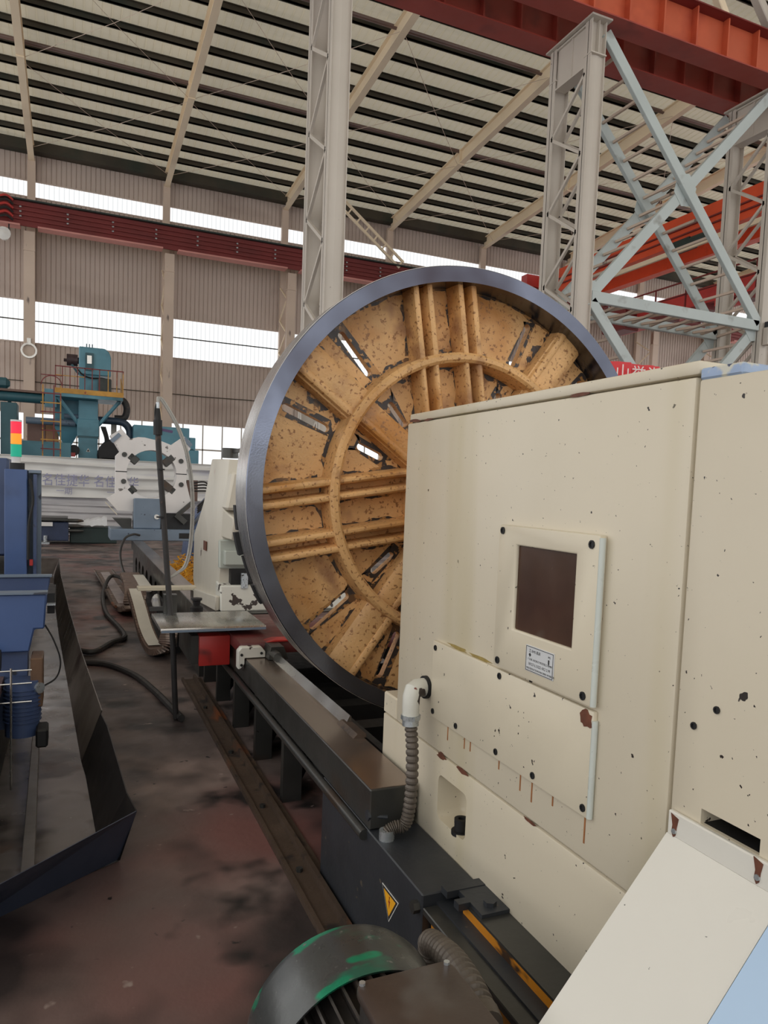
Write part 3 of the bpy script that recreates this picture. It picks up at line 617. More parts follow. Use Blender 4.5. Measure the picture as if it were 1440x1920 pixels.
def grease(f, n, name='grease_streak'):
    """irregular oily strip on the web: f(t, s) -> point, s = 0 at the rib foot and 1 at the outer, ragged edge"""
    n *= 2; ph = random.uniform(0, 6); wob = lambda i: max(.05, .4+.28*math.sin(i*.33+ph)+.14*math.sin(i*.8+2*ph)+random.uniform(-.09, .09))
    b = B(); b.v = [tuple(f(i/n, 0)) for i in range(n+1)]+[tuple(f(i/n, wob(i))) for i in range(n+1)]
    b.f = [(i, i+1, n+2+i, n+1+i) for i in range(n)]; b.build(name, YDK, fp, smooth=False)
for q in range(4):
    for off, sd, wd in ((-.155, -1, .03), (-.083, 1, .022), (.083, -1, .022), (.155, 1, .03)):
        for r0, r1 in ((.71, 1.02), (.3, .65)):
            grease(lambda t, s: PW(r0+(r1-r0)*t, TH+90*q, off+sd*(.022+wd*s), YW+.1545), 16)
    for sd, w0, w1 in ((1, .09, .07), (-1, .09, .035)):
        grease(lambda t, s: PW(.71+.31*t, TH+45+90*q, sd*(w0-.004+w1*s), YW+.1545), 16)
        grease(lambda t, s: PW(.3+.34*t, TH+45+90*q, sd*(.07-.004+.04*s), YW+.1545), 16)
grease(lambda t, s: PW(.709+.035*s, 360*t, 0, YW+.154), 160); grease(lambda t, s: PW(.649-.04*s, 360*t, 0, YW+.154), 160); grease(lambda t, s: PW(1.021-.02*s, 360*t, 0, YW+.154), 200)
B().ring([(.645, YW+.157), (.655, YW+.045), (.668, YW+.032), (.688, YW+.03), (.702, YW+.045), (.712, YW+.157)], (XC, ZC), 100).build('ring_rib', YEL, fp)
B().ring([(.02, YW-.12), (.26, YW-.12), (.28, YW-.1), (.3, YW+.16), (.02, YW+.16)], (XC, ZC), 48).build('hub', YEL, fp)
B().cyl((XC, 2.6, ZC), (XC, YW+.3, ZC), .16, 32).build('spindle', DSTEEL, fp)
for a0, a1, r1 in ((184, 190, 1.1), (190.5, 196, 1.115), (196.5, 203, 1.1), (204, 209, 1.105)):
    B().ring([(1.02, YW+.216), (r1, YW+.216), (r1, YW+.262), (1.02, YW+.262)], (XC, ZC), 6, R(a0), R(a1)).build('jaw_block', VDARK, fp)
B().ring([(.2, YW+.2), (1.05, YW+.2), (1.05, YW+.222), (.2, YW+.222)], (XC, ZC), 4, R(60), R(61)).build('front_strap', DSTEEL, fp)
for a in (82, 70, 66):
    B().ring([(1.09, YW+.1), (1.112, YW+.1), (1.112, YW+.16), (1.09, YW+.16)], (XC, ZC), 2, R(a), R(a+1.3)).build('balance_tab', DSTEEL, fp)

# carriage on the bed
ca = thing('carriage', 'red lathe carriage with steel way wiper in front of wheel', 'machine', (1.3, 5.2, .61))
B().box(.98, 4.66, .622, 2.5, 5.7, .70).build('saddle', mat('dark oily red', (96, 44, 42), .4, 0, .3, 5, [((150, 140, 138), 8, .66, .04)]), ca, bev=.01, seg=2)
B().prism([(1.14, .70), (1.5, .70), (1.5, .712), (1.2, .716)], 'y', 4.64, 4.74).build('way_guard', RED, ca, bev=.004)
B().box(.775, 4.98, .487, .98, 5.6, .69).build('apron', RED, ca, bev=.008, seg=2)
B().box(.725, 5.0, .5, .775, 5.6, .69).build('apron_side', DSTEEL, ca)
B().prism([(.955, .55), (.995, .55), (.995, .618), (1.125, .618), (1.125, .655), (1.10, .685), (.975, .685), (.955, .66)], 'y', 4.59, 4.66).build('way_wiper', WHITEP, ca, bev=.003); wip = [c for c in ca.children if c.name.startswith('way_wiper')][0]
for x, z in ((.975, .64), (1.1, .645), (.975, .575)): B().cyl((x, 4.585, z), (x, 4.59, z), .009, 8).build('screw', VDARK, wip)
B().prism([(1.125, .62), (1.25, .62), (1.22, .70), (1.14, .70)], 'y', 4.5, 4.66).cyl((1.16, 4.52, .655), (1.16, 4.4, .655), .03, 10).build('chip_guard', DSTEEL, ca)
B().box(.52, 4.9, .735, 1.2, 5.5, .765).build('table_plate', STEEL, ca, bev=.004, seg=2, label='bright steel plate with a red streaked front edge')
B().box(.525, 4.895, .737, 1.2, 4.9, .752).build('plate_edge', GREYB, ca); B().box(.75, 5.1, .69, 1.15, 5.4, .737).build('plate_support', VDARK, ca)
kb = thing('clamp_knob', 'small dark clamping knob behind the steel plate', 'knob', (.87, 5.75, .7))
B().ring([(0, .7), (.045, .7), (.05, .76), (.025, .775), (.03, .81), (.04, .815), (.04, .83), (0, .83)], (0, 0), 14).xf(lambda p: (.87+p.x, 5.75+p.z, p.y)).build('knob', VDARK, kb)
B().box(.74, 5.7, .64, .98, 5.85, .70).build('mount', STEEL, kb)

# tailstock
ts = thing('tailstock', 'tall cream lathe tailstock behind the wheel, chipped at its foot', 'machine', (1.7, 6.5, .62))
fx = lambda p: (p.x+max(0, p.z-1.46)*.17*(p.x < 1.5), p.y, p.z)
B().prism([(6.02, .69), (7.0, .62), (7.3, .78), (7.28, 1.22), (6.82, 1.54), (6.84, 1.92), (6.02, 1.9)], 'x', 1.065, 2.4).xf(fx).build('body', TAILP, ts, bev=.01, seg=2)
B().box(1.08, 5.84, 1.5, 2.3, 6.02, 1.8).xf(fx).build('upper_block', TAILP, ts, bev=.02)
B().hexa([(1.085, 6.02, 1.28), (2.2, 6.02, 1.28), (2.2, 5.86, 1.26), (1.15, 5.86, 1.26), (1.1, 6.02, 1.5), (2.2, 6.02, 1.5), (2.2, 5.8, 1.44), (1.14, 5.8, 1.44)]).build('mid_block', TAILP, ts, bev=.01)
B().hexa([(1.07, 5.95, 1.03), (2.2, 5.95, 1.03), (2.2, 6.02, 1.03), (1.07, 6.02, 1.03), (1.07, 5.98, 1.26), (2.2, 5.98, 1.26), (2.2, 6.02, 1.26), (1.07, 6.02, 1.26)]).box(1.1, 5.9, 1.06, 2.2, 6.0, 1.18).build('lower_block', mat('greenish grey paint', (178, 184, 176), .4, 0, .06, 4), ts, bev=.01)
B().box(1.16, 5.93, .9, 2.2, 6.03, 1.03).build('clamp_recess', VDARK, ts)  # black block draws the shade of an open pocket
B().cyl((1.26, 5.9, .88), (1.26, 5.9, 1.0), .03, 6).build('clamp_bolt', CHROME, ts)
B().prism([(5.85, .70), (6.1, .70), (6.1, .92), (5.9, .9)], 'x', 1.07, 2.4).build('foot', WHITEP, ts, bev=.01, label='white foot with flaking paint')
B().prism([(5.9, .70), (7.1, .62), (7.1, .72), (5.9, .82)], 'x', 1.035, 1.07).build('foot_rail', TAILP, ts, bev=.008)
B().box(1.05, 5.75, .613, 2.4, 7.3, .70).build('base_plate', DSTEEL, ts)
B().cyl((1.2, 6.3, 1.92), (1.2, 6.3, 2.0), .07, 14).bar((1.2, 6.3, 1.97), (1.3, 6.05, 1.99), .03, .03).build('handle', DSTEEL, ts)
B().box(1.058, 6.55, 1.12, 1.066, 6.68, 1.2).build('inspection_hole', RSTP, ts)

# shelf bracket and hose pole at the operator side
sb = thing('shelf_bracket', 'narrow cream shelf arm reaching left from the tailstock', 'bracket', (.8, 7.2, .72))
B().box(.55, 7.1, .70, 1.07, 7.22, .735).build('arm', COVER, sb, bev=.004); B().box(1.03, 7.05, .62, 1.065, 7.2, .70).build('mount', DSTEEL, sb)
hp = thing('hose_pole', 'slim black hose standing from floor to above the steady rest', 'hose', (.66, 5.4, 0))
B().tube(smooth_path([(.69, 5.42, .01), (.675, 5.41, .25), (.655, 5.4, .6), (.62, 5.42, 1.0), (.58, 5.42, 1.5), (.545, 5.41, 1.9), (.535, 5.4, 2.08)], 6), .02, 10).build('hose', RUBBER, hp)
B().cyl((.535, 5.4, 2.02), (.533, 5.4, 2.12), .03, 10).tube([(.533, 5.4, 2.1), (.532, 5.4, 2.2)], lambda t: .026-.012*t, 8).build('connector', VDARK, hp)
B().cyl((.532, 5.4, 2.17), (.531, 5.4, 2.24), .012, 8).build('ferrule', CHROME, hp)
B().bar((.54, 5.4, 2.06), (.63, 5.38, 2.045), .012, .018).build('handle', mat('purple lever', (84, 66, 108), .5), hp)
for z in (1.45, 1.78): B().cyl((.56, 5.41, z), (.56, 5.41, z+.01), .026, 8).build('tie', VDARK, hp)
cb2 = thing('coolant_hose', 'clear grey hose arching down beside the black hose', 'hose', (.7, 5.4, .9))
CLEARH = mat('clear grey hose', (166, 164, 158), .3, .1, .1, 8)
for dx in (0, .014):
    B().tube(smooth_path([(.53+dx*.3, 5.4, 2.24), (.535+dx, 5.4, 2.275), (.58+dx, 5.4, 2.22), (.66+dx, 5.4, 2.08), (.73+dx, 5.4, 1.88), (.77+dx, 5.42, 1.6), (.77+dx, 5.45, 1.3), (.74+dx, 5.46, 1.12), (.68+dx, 5.45, 1.06), (.62, 5.43, 1.02)], 6), .0075, 8).build('hose', CLEARH, cb2)
B().tube(smooth_path([(.53, 5.4, 2.25), (.515, 5.4, 2.2), (.515, 5.4, 2.12), (.53, 5.4, 2.05)], 5), .005, 6).build('cable', RUBBER, cb2)
st = thing('hose_stand', 'dark bracket holding the black hose on the bed side', 'bracket', (.7, 5.6, .8))
B().box(.6, 5.46, .77, .69, 5.54, .9).bar((.52, 5.6, .78), (.68, 5.5, .80), .02, .03).build('bracket', DSTEEL, st)

# steady rest
sr = thing('steady_rest', 'white four armed steady rest ring on grey blue base', 'machine', (1.4, 14.8, .6))
sx = lambda p: .71+(p-215)*.00956; sz = lambda q: 1.77+(895-q)*.0103
OUT = [(216.5,859),(224,851),(206,824),(226,811),(236,822),(242,828),(256,824),(268,824),(279,826),(300,829),(318,835),(342,818),(353,826),(354,840),(344,853),(347.5,866),(347,901),(357,938),(342,948),(334,957),(310,958),(262,958),(232,956),(220,956),(201,936),(216.5,926)]
cx0, cz0 = 1.35, 1.83
def ray(poly, a):
    d = (math.cos(a), math.sin(a)); best = .6
    for i in range(len(poly)):
        p, q = poly[i], poly[(i+1) % len(poly)]; ex, ez = q[0]-p[0], q[1]-p[1]; den = d[0]*ez-d[1]*ex
        if abs(den) < 1e-9: continue
        t = ((p[0]-cx0)*ez-(p[1]-cz0)*ex)/den; s = ((p[0]-cx0)*d[1]-(p[1]-cz0)*d[0])/den
        if -1e-6 <= s <= 1+1e-6 and t > 0: best = max(best, t)
    return best
pol = [(sx(a), sz(c)) for a, c in OUT]; angs = sorted(set([2*math.pi*i/72 for i in range(72)]+[math.atan2(z-cz0, x-cx0) % (2*math.pi) for x, z in pol])); n = len(angs)
rr = [ray(pol, a) for a in angs]; b = B()
ring_in = [(cx0+.445*math.cos(a), cz0+.445*math.sin(a)) for a in angs]; ring_out = [(cx0+r*math.cos(a), cz0+r*math.sin(a)) for a, r in zip(angs, rr)]
b.add([(x, 14.6, z) for x, z in ring_in]+[(x, 14.6, z) for x, z in ring_out]+[(x, 14.95, z) for x, z in ring_in]+[(x, 14.95, z) for x, z in ring_out],
      [f for i in range(n) for j in [(i+1) % n] for f in ((i, j, n+j, n+i), (2*n+i, 2*n+j, 3*n+j, 3*n+i), (i, j, 2*n+j, 2*n+i), (n+i, n+j, 3*n+j, 3*n+i))])
b.build('ring_body', mat('white steady paint', (222, 218, 216), .4, 0, .05, 3, [((110, 104, 100), 6, .70, .03)]), sr, bev=0, smooth=False)
for a, l in ((140, .2), (42, .24), (222, .14), (322, .3)):
    u = Vector((math.cos(R(a)), 0, math.sin(R(a)))); c = Vector((cx0, 14.7, cz0)); B().bar(c+u*(.47-l+.06), c+u*.52, .14, .2, (0, 1, 0)).build('jaw', DSTEEL, sr, bev=.01)
for a in (135, 45): 
    u = Vector((math.cos(R(a)), 0, math.sin(R(a)))); c = Vector((cx0, 14.62, cz0)); B().bar(c+u*.86, c+u*.93, .2, .1, (0, 1, 0)).build('arm_cap', GREYB, sr)
for x, z in ((.87, 2.17), (1.87, 2.1), (.86, 1.68), (1.88, 1.66)): B().cyl((x, 14.58, z), (x, 14.62, z), .045, 14).build('bolt_hole', DSTEEL, sr)
for x in (.82, 1.88): B().box(x-.1, 14.595, cz0+.02, x+.1, 14.6, cz0+.035).build('split_line', VDARK, sr)
B().box(.63, 14.3, .613, 2.35, 15.2, .82).build('base_beam', GREYB, sr, bev=.01); B().box(1.82, 14.295, .66, 2.05, 14.3, .76).build('pocket', VDARK, sr)
B().cyl((1.05, 14.28, .72), (1.05, 14.3, .72), .03, 10).build('plug', GREYB, sr)
B().box(1.03, 14.42, .82, 1.5, 14.75, 1.38).build('pedestal', GREYB, sr, bev=.02); B().cyl((1.43, 14.38, 1.05), (1.43, 14.42, 1.05), .045, 14).build('dial', CLOTH, sr)
B().box(1.5, 14.5, .82, 2.1, 15.0, 1.1).build('saddle', VDARK, sr); B().prism([(.68, 1.0), (1.0, 1.0), (1.0, .82), (.85, .82)], 'y', 14.5, 14.9).build('left_foot', DSTEEL, sr)
B().bar((1.8, 14.5, 1.08), (2.1, 14.5, 1.35), .06, .08).bar((1.78, 14.45, 1.1), (1.95, 14.45, .95), .08, .1).build('clamp_arm', DSTEEL, sr)
B().box(.55, 14.5, 1.28, .75, 14.6, 1.3).xf(lambda p: (p.x+(1.29-p.z)*0, p.y, p.z-(p.x-.55)*1.1)).build('side_lever', COVER, sr)
B().box(2.0, 14.7, 1.35, 2.2, 14.9, 1.75).build('side_motor', mat('brown motor', (96, 72, 62), .5), sr)
for k in range(4): B().tube(smooth_path([(2.1, 14.7, 1.7-.05*k), (2.35+.03*k, 14.7, 1.72-.06*k), (2.42, 14.7, 1.5-.05*k), (2.2, 14.7, 1.25-.04*k)], 5), .016, 5).build('cable', RUBBER, sr)
B().prism([(2.1, .82), (2.6, .82), (2.7, 1.3), (2.35, 1.2)], 'y', 14.6, 15).build('side_cover', BLUED, sr)

# drive motor in the foreground
mo = thing('drive_motor', 'black finned electric motor with green scuffs in foreground', 'motor', (.63, 1.3, 0))
MX, MZ = .63, .362
B().ring([(.238, 1.49), (.246, 1.485), (.248, 1.5), (.248, 1.66), (.24, 1.69), (.2, 1.705), (.02, 1.705), (.02, 1.69), (.2, 1.69), (.236, 1.66)], (MX, MZ), 72).build('fan_cowl', COWL, mo)
B().cyl((MX, .95, MZ), (MX, 1.66, MZ), .19, 48).build('body', MOTOR, mo)
fm = None
for k in range(27):
    a = R(-20+220*k/26); b = B(); u = Vector((math.cos(a), 0, math.sin(a)))
    b.bar(Vector((MX, .98, MZ))+u*.205, Vector((MX, 1.56, MZ))+u*.205, .05, .006, (-u.z, 0, u.x)); b.build('fin', MOTOR, mo, smooth=False)
B().ring([(.16, .93), (.235, .93), (.235, .98), (.16, .98)], (MX, MZ), 48).build('end_bell', MOTOR, mo)
tb = B().box(.56, 1.15, .52, .77, 1.39, .635).build('terminal_box', MOTOR, mo, bev=.01, seg=2)
def rrect(x0, x1, y0, y1, r, n=5):
    out = []
    for cx, cy, a in ((x1-r, y1-r, 0), (x0+r, y1-r, 90), (x0+r, y0+r, 180), (x1-r, y0+r, 270)):
        out += [(cx+r*math.cos(R(a+90*i/n)), cy+r*math.sin(R(a+90*i/n))) for i in range(n+1)]
    return out
B().prism(rrect(.55, .78, 1.14, 1.4, .03), 'z', .635, .66).build('lid', TERM, tb, bev=.006, seg=2)
for x, y in ((.765, 1.385), (.565, 1.385), (.765, 1.155)): B().cyl((x, y, .66), (x, y, .666), .007, 8).build('screw', CHROME, tb)
for y in (1.05, 1.4): B().box(MX-.25, y-.06, 0, MX+.25, y+.06, .05).box(MX-.22, y-.04, .05, MX-.12, y+.04, .25).box(MX+.12, y-.04, .05, MX+.22, y+.04, .25).build('foot', MOTOR, mo)
B().cyl((.41, 1.57, .46), (.395, 1.57, .468), .012, 8).build('cowl_screw', DSTEEL, mo)
B().ring([(.006, 1.36), (.012, 1.36), (.012, 1.37), (.006, 1.37)], (.535, .575), 12).build('lifting_eye', DSTEEL, mo)
mh = thing('motor_conduit', 'thick grey ribbed conduit curling to the motor terminal box', 'conduit', (.88, 1.5, .5))
B().tube(smooth_path([(.955, 1.80, .36), (.915, 1.755, .455), (.895, 1.66, .50), (.87, 1.54, .545), (.845, 1.42, .57), (.825, 1.32, .57)], 13), .035, 22, rib=.74).build('corrugated_hose', HOSE, mh, smooth=False)
B().cyl((.825, 1.325, .572), (.818, 1.29, .568), .037, 14).build('ferrule', HOSE, mh); B().cyl((.815, 1.30, .575), (.80, 1.265, .565), .014, 10).build('cable_stub', COVER, mh, label='cream cable stub')

# ================================================================== hoses and cable chains on the floor
fh = thing('floor_hose', 'dark hose looping on the floor from guard to bed foot', 'hose', (.4, 7, 0))
B().tube(smooth_path([(.02, 7.85, .03), (.2, 7.7, .03), (.38, 8.1, .03), (.52, 8.35, .03), (.5, 8.9, .03), (.4, 10.0, .03), (.42, 11.5, .06), (.55, 12.3, .2), (.72, 12.2, .18), (.85, 11.6, .1)], 8), .028, 8).build('hose', RUBBER, fh)
fh = thing('floor_hose', 'greenish black hose running to the foot of the hose pole', 'hose', (.4, 6.5, 0))
B().tube(smooth_path([(.06, 7.3, .025), (.3, 7.15, .025), (.5, 6.7, .025), (.62, 6.1, .025), (.69, 5.6, .025), (.72, 5.35, .03)], 8), .026, 8).build('hose', RUBBER, fh)
fh = thing('guide_hose', 'thin hose bowing out from the far end of the bed', 'hose', (.8, 13, .4))
B().tube(smooth_path([(1.12, 14.2, .72), (1.0, 14.1, .74), (.85, 14.0, .66), (.76, 13.6, .42), (.8, 12.8, .16), (.98, 12.2, .1)], 8), .02, 8).build('hose', RUBBER, fh)

def chain(label, path, wid, m, mw):
    t = thing('cable_chain', label, 'chain', path[0], 'cable chains beside the bed')
    P = smooth_path(path, 7)
    for i in range(len(P)-1):
        a, c = P[i], P[i+1]; B().bar(a, a+(c-a)*.9, wid, .06, (1, 0, 0) if False else (0, 0, 1)).build('link', m, t, smooth=False)
    return t, P
ct1, P1 = chain('brown cable chain folded on the floor left of the bed', [(.52, 14.3, .05), (.56, 13.2, .05), (.6, 12.0, .05), (.63, 10.8, .05), (.66, 10.1, .06), (.70, 9.75, .12), (.74, 9.9, .26), (.76, 10.5, .32), (.78, 11.6, .32)], .26, CHAIN, CHAIN)
for s in (-1, 1): B().tube([p+Vector((.15*s, 0, .03)) for p in P1[:30]], .018, 6).build('side_rail', RUST, ct1)
B().hexa([(.46, 13.9, .082), (.60, 13.9, .082), (.70, 10.3, .085), (.56, 10.3, .085), (.46, 13.9, .09), (.60, 13.9, .09), (.70, 10.3, .095), (.56, 10.3, .095)]).build('cover_strip', mat('silvery strip', (176, 160, 156), .35, .4, .2, 5), ct1)
B().box(.8, 10.0, .28, .94, 11.2, .36).build('cover_plate', CHAINW, ct1)
ct2, P2 = chain('pale cable chain curling up under the shelf arm', [(.66, 9.0, .42), (.68, 8.5, .30), (.70, 8.0, .16), (.735, 7.7, .07), (.77, 7.5, .05), (.82, 7.4, .09), (.87, 7.45, .2), (.91, 7.7, .34)], .16, CHAIN, CHAINW)
b = B(); Q = P2[:26]
b.add([p+Vector((-.06, 0, .045)) for p in Q]+[p+Vector((.06, 0, .045)) for p in Q], [(i, i+1, len(Q)+i+1, len(Q)+i) for i in range(len(Q)-1)]).build('cover_strip', CHAINW, ct2)
dk = thing('chain_trough', 'black trough under the cable chains beside the bed', 'trough', (.88, 9, 0))
B().box(.80, 7.6, 0, 1.0, 9.6, .06).box(.97, 7.6, .06, 1.0, 9.6, .3).build('trough', VDARK, dk)
ys = thing('swarf_pile', 'heap of yellow swarf in the trough beside the far bed way', 'swarf', (2.0, 12.4, 0))
o = B(); rnd = random.Random(3)
for k in range(900):
    x = 1.45+1.3*rnd.random(); y = 11+3.0*rnd.random(); z = .14+rnd.random()*.36*(1-abs(x-2.1)/.9); a = rnd.random()*6.28
    o.bar((x, y, z), (x+.07*math.cos(a), y+.07*math.sin(a), z+.05*rnd.uniform(-1, 1)), .02, .012)
o.box(1.45, 11, .12, 2.35, 14, .22).build('swarf', CABLEY, ys, smooth=False, kind='stuff')
rg2 = thing('rag', 'small white rag tucked between chain and bed', 'rag', (.88, 8.7, .3))
B().hexa([(.82, 8.6, .30), (.92, 8.6, .28), (.94, 8.9, .3), (.83, 8.9, .32), (.84, 8.62, .42), (.9, 8.64, .38), (.91, 8.85, .44), (.85, 8.86, .40)]).build('cloth', CLOTH, rg2, bev=.02)

# ================================================================== neighbouring blue machine and its drip guard, at left
dg = thing('drip_guard', 'long stained sheet metal drip guard on the floor at left', 'guard', (0, 6, 0))
BASE = [(.20, 3.42), (.11, 3.59), (.08, 4.56), (.03, 5.15), (-.02, 6.51), (-.12, 8.5), (-.22, 11.1), (-.27, 14.2)]
TOP = [(.262, 3.32, .27), (.235, 3.5, .28), (.19, 4.5, .29), (.165, 4.74, .29), (.17, 4.741, .31), (.07, 6.52, .31), (-.03, 8.73, .31), (-.15, 11.9, .30), (-.20, 14.2, .30)]
BASE2 = [(.20, 3.42), (.12, 3.6), (.08, 4.5), (.06, 4.74), (.06, 4.741), (-.02, 6.51), (-.12, 8.7), (-.24, 11.9), (-.28, 14.2)]
def wall_part(i0, i1, name, m):
  b = B(); TP = TOP[i0:i1]; BS = BASE2[i0:i1]; n = len(TP)
  b.add([(x, y, .006) for x, y in BS]+list(TP)+[(x+.005, y, .006) for x, y in BS]+[(x+.005, y, z) for x, y, z in TP],
      [f for i in range(n-1) for f in ((i, i+1, n+i+1, n+i), (2*n+i, 2*n+i+1, 3*n+i+1, 3*n+i), (n+i, n+i+1, 3*n+i+1, 3*n+i))])
  b.build(name, m, dg, smooth=False)
wall_part(0, 4, 'near_wall', mat('dark oily guard sheet', (36, 33, 33), .42, .2, .25, 2)); wall_part(4, len(TOP), 'side_wall', SHEET)
B().hexa([(-.45, 2.98, .004), (.2, 3.45, .004), (.262, 3.32, .27), (-.45, 2.55, .31), (-.45, 2.97, .004), (.204, 3.44, .004), (.266, 3.315, .27), (-.45, 2.545, .31)]).build('front_wall', mat('dark blue grey guard sheet', (58, 66, 84), .42, .2, .15, 3), dg, smooth=False)
b = B(); b.add([(-.6, 2.95, .005)]+[(x, y, .005) for x, y in BASE2]+[(-.9, 14.2, .005)], [tuple(range(len(BASE2)+2))]).build('pan_floor', PAN, dg, smooth=False)
B().hexa([(-.30, 14.15, .006), (-.75, 14.15, .006), (-.75, 14.2, .3), (-.2, 14.2, .3), (-.30, 14.17, .006), (-.75, 14.17, .006), (-.75, 14.22, .3), (-.2, 14.22, .3)]).build('end_wall', SHEET, dg, smooth=False)
fs = thing('floor_strip', 'flat steel bar lying in the drip pan at left', 'bar', (-.17, 4.2, 0))
B().hexa([(-.185, 3.2, .006), (-.13, 3.2, .006), (-.185, 5.3, .006), (-.225, 5.3, .006), (-.185, 3.2, .05), (-.13, 3.2, .05), (-.185, 5.3, .05), (-.225, 5.3, .05)]).build('bar', mat('dull steel bar', (128, 124, 122), .4, .5, .2, 6), fs, bev=.003)

bm_ = thing('blue_machine', 'blue machine tool at the left edge with a control column', 'machine', (-.7, 6, 0))
B().box(-1.6, 6.9, 0, -.52, 14, .85).box(-1.6, 3.3, 0, -.36, 6.0, .55).build('bed', VDARK, bm_, bev=.01)
B().box(-1.4, 3.2, .55, -.335, 6.0, .60).build('bed_way', mat('worn way', (120, 96, 92), .4, .3, .2, 4), bm_)
B().box(-.515, 7.0, .5, -.345, 7.25, 1.755).build('control_column', BLUEM, bm_, bev=.006)
B().box(-.345, 7.2, .85, -.245, 7.26, 1.75).box(-.335, 7.02, 1.73, -.245, 7.26, 1.755).build('column_side', GREYB, bm_)
B().box(-.30, 7.03, .85, -.275, 7.2, 1.72).build('trunking', BLUED, bm_)
B().tube(smooth_path([(-.325, 7.0, 1.68), (-.3, 6.99, 1.5), (-.33, 6.98, 1.3), (-.335, 6.98, 1.0)], 5), .012, 6).build('cable', VDARK, bm_)
B().box(-.325, 6.98, .95, -.30, 7.02, 1.0).build('red_plug', RED, bm_)
B().prism([(-1.2, .78), (-.16, .78), (-.14, .985), (-1.2, .985)], 'y', 5.9, 5.95).build('rear_cover', BLUED, bm_, bev=.008)
B().box(-1.2, 5.88, .985, -.13, 5.97, .997).build('rear_cover_lip', GREYB, bm_)
B().prism([(-1.2, .78), (-.36, .78), (-.36, .74), (-.21, .74), (-.185, .865), (-.135, .865), (-.125, 1.06), (-1.2, 1.06)], 'y', 4.5, 4.56).build('saddle_cover', BLUEM, bm_, bev=.008)
B().box(-1.2, 4.48, 1.06, -.12, 4.58, 1.07).build('saddle_cover_lip', GREYB, bm_)
B().box(-.13, 4.8, .9, -.09, 5.2, 1.02).build('pipe_block', VDARK, bm_); B().box(-.13, 4.75, .955, -.085, 4.8, .965).build('pin', CHROME, bm_)
B().prism([(-.36, .30), (-.36, .75), (-.22, .75), (-.22, .62), (-.24, .30)], 'y', 4.55, 4.7).build('hanger', BLUED, bm_)
B().cyl((-.24, 4.45, .30), (-.24, 4.45, .60), .085, 20).build('feed_motor', BLUED, bm_)
for k in range(9): B().ring([(.085, 0), (.095, 0), (.095, .006), (.085, .006)], (0, 0), 20).xf(lambda p: (-.24+p.x, 4.45+p.z, .38+.022*k+p.y)).build('cooling_fin', BLUED, bm_)
B().box(-.20, 4.42, .45, -.14, 4.62, .72).build('junction_box', mat('rusty brown box', (96, 72, 54), .5, .2, .3, 6), bm_, bev=.005)
B().cyl((-.17, 4.42, .56), (-.15, 4.40, .56), .03, 12).build('gland', CHROME, bm_)
B().box(-.17, 4.3, .26, -.11, 4.45, .36).build('valve', VDARK, bm_, bev=.01)
B().tube(smooth_path([(-.135, 4.6, .87), (-.09, 4.6, .78), (-.055, 4.6, .66), (-.075, 4.58, .57), (-.145, 4.5, .54)], 8), .005, 6).build('signal_cable', VDARK, bm_)
for z in (.60, .67, .5): B().tube([(-.6, 4.35, z), (-.19, 4.35, z+.005)], .004, 6).build('oil_pipe', STEEL, bm_)
B().tube([(-.285, 4.3, .05), (-.285, 4.3, .7)], .006, 6).build('oil_pipe', STEEL, bm_)
for x in (-.36, -.335): B().box(x-.01, 3.6, .01, x+.006, 3.62, .6).build('guard_bar', DSTEEL, bm_)
B().cyl((-.40, 4.4, .72), (-.34, 4.4, .72), .06, 14).build('hand_knob', VDARK, bm_)
B().hexa([(-.9, 7.3, 1.0), (-.52, 7.3, 1.0), (-.52, 9, 1.0), (-.9, 9, 1.0), (-.9, 7.3, 1.85), (-.50, 7.3, 1.85), (-.50, 9, 1.85), (-.9, 9, 1.85)]).build('head_cover', BLUED, bm_, bev=.02)
sl_ = thing('stack_light', 'red amber green signal tower on top of the blue column', 'light', (-.43, 7.1, 1.755))
B().cyl((-.425, 7.12, 1.755), (-.425, 7.12, 1.81), .056, 24).build('base', VDARK, sl_)
B().cyl((-.435, 7.12, 1.81), (-.435, 7.12, 1.862), .036, 24).build('clear_collar', CLOTH, sl_)
for z0, z1, m, nm in ((1.862, 1.965, LGRN, 'green_lens'), (1.968, 2.055, LAMB, 'amber_lens'), (2.058, 2.155, LRED, 'red_lens')):
    B().cyl((-.435, 7.12, z0), (-.435, 7.12, z1), .042, 28).build(nm, m, sl_)
B().cyl((-.435, 7.12, 2.155), (-.435, 7.12, 2.17), .043, 28).build('cap', CLOTH, sl_)

# ================================================================== behind: covered stacks and the teal dust collector
tp = thing('tarpaulin', 'white printed tarpaulin draped over a long stack behind the machines', 'tarpaulin', (1.4, 24.5, 0))
def drape(x0, x1, z0, z1, y, nx, nz, f): 
    b = B(); 
    for j in range(nz+1):
        for i in range(nx+1):
            x = x0+(x1-x0)*i/nx; z = z0+(z1-z0)*j/nz; b.v.append((x, y+f(x, z), z))
    b.f += [(j*(nx+1)+i, j*(nx+1)+i+1, (j+1)*(nx+1)+i+1, (j+1)*(nx+1)+i) for j in range(nz) for i in range(nx)]
    return b
def fold(x, z):
    p = (z*3.1+.06*math.sin(x*1.3)) % 1.0
    return -.10*math.exp(-((p-.5)/.16)**2)+.02*math.sin(x*3+z*9)+.015*math.sin(x*7.1-z*5)
def top(b):
    return b
b = drape(-2.6, 5.2, 1.14, 2.30, 24.0, 90, 50, fold); b.build('upper_sheet', CLOTH, tp)
b = drape(-2.6, 5.2, .02, 1.15, 24.03, 90, 50, lambda x, z: .45*fold(x, z*1.6)+.02*math.sin(z*30+x)); b.build('lower_sheet', CLOTHG, tp)
B().add([(-2.6, 23.92, 2.29), (5.2, 23.92, 2.29), (5.2, 25.4, 2.34), (-2.6, 25.4, 2.34)], [(0, 1, 2, 3)]).build('top_sheet', CLOTH, tp)
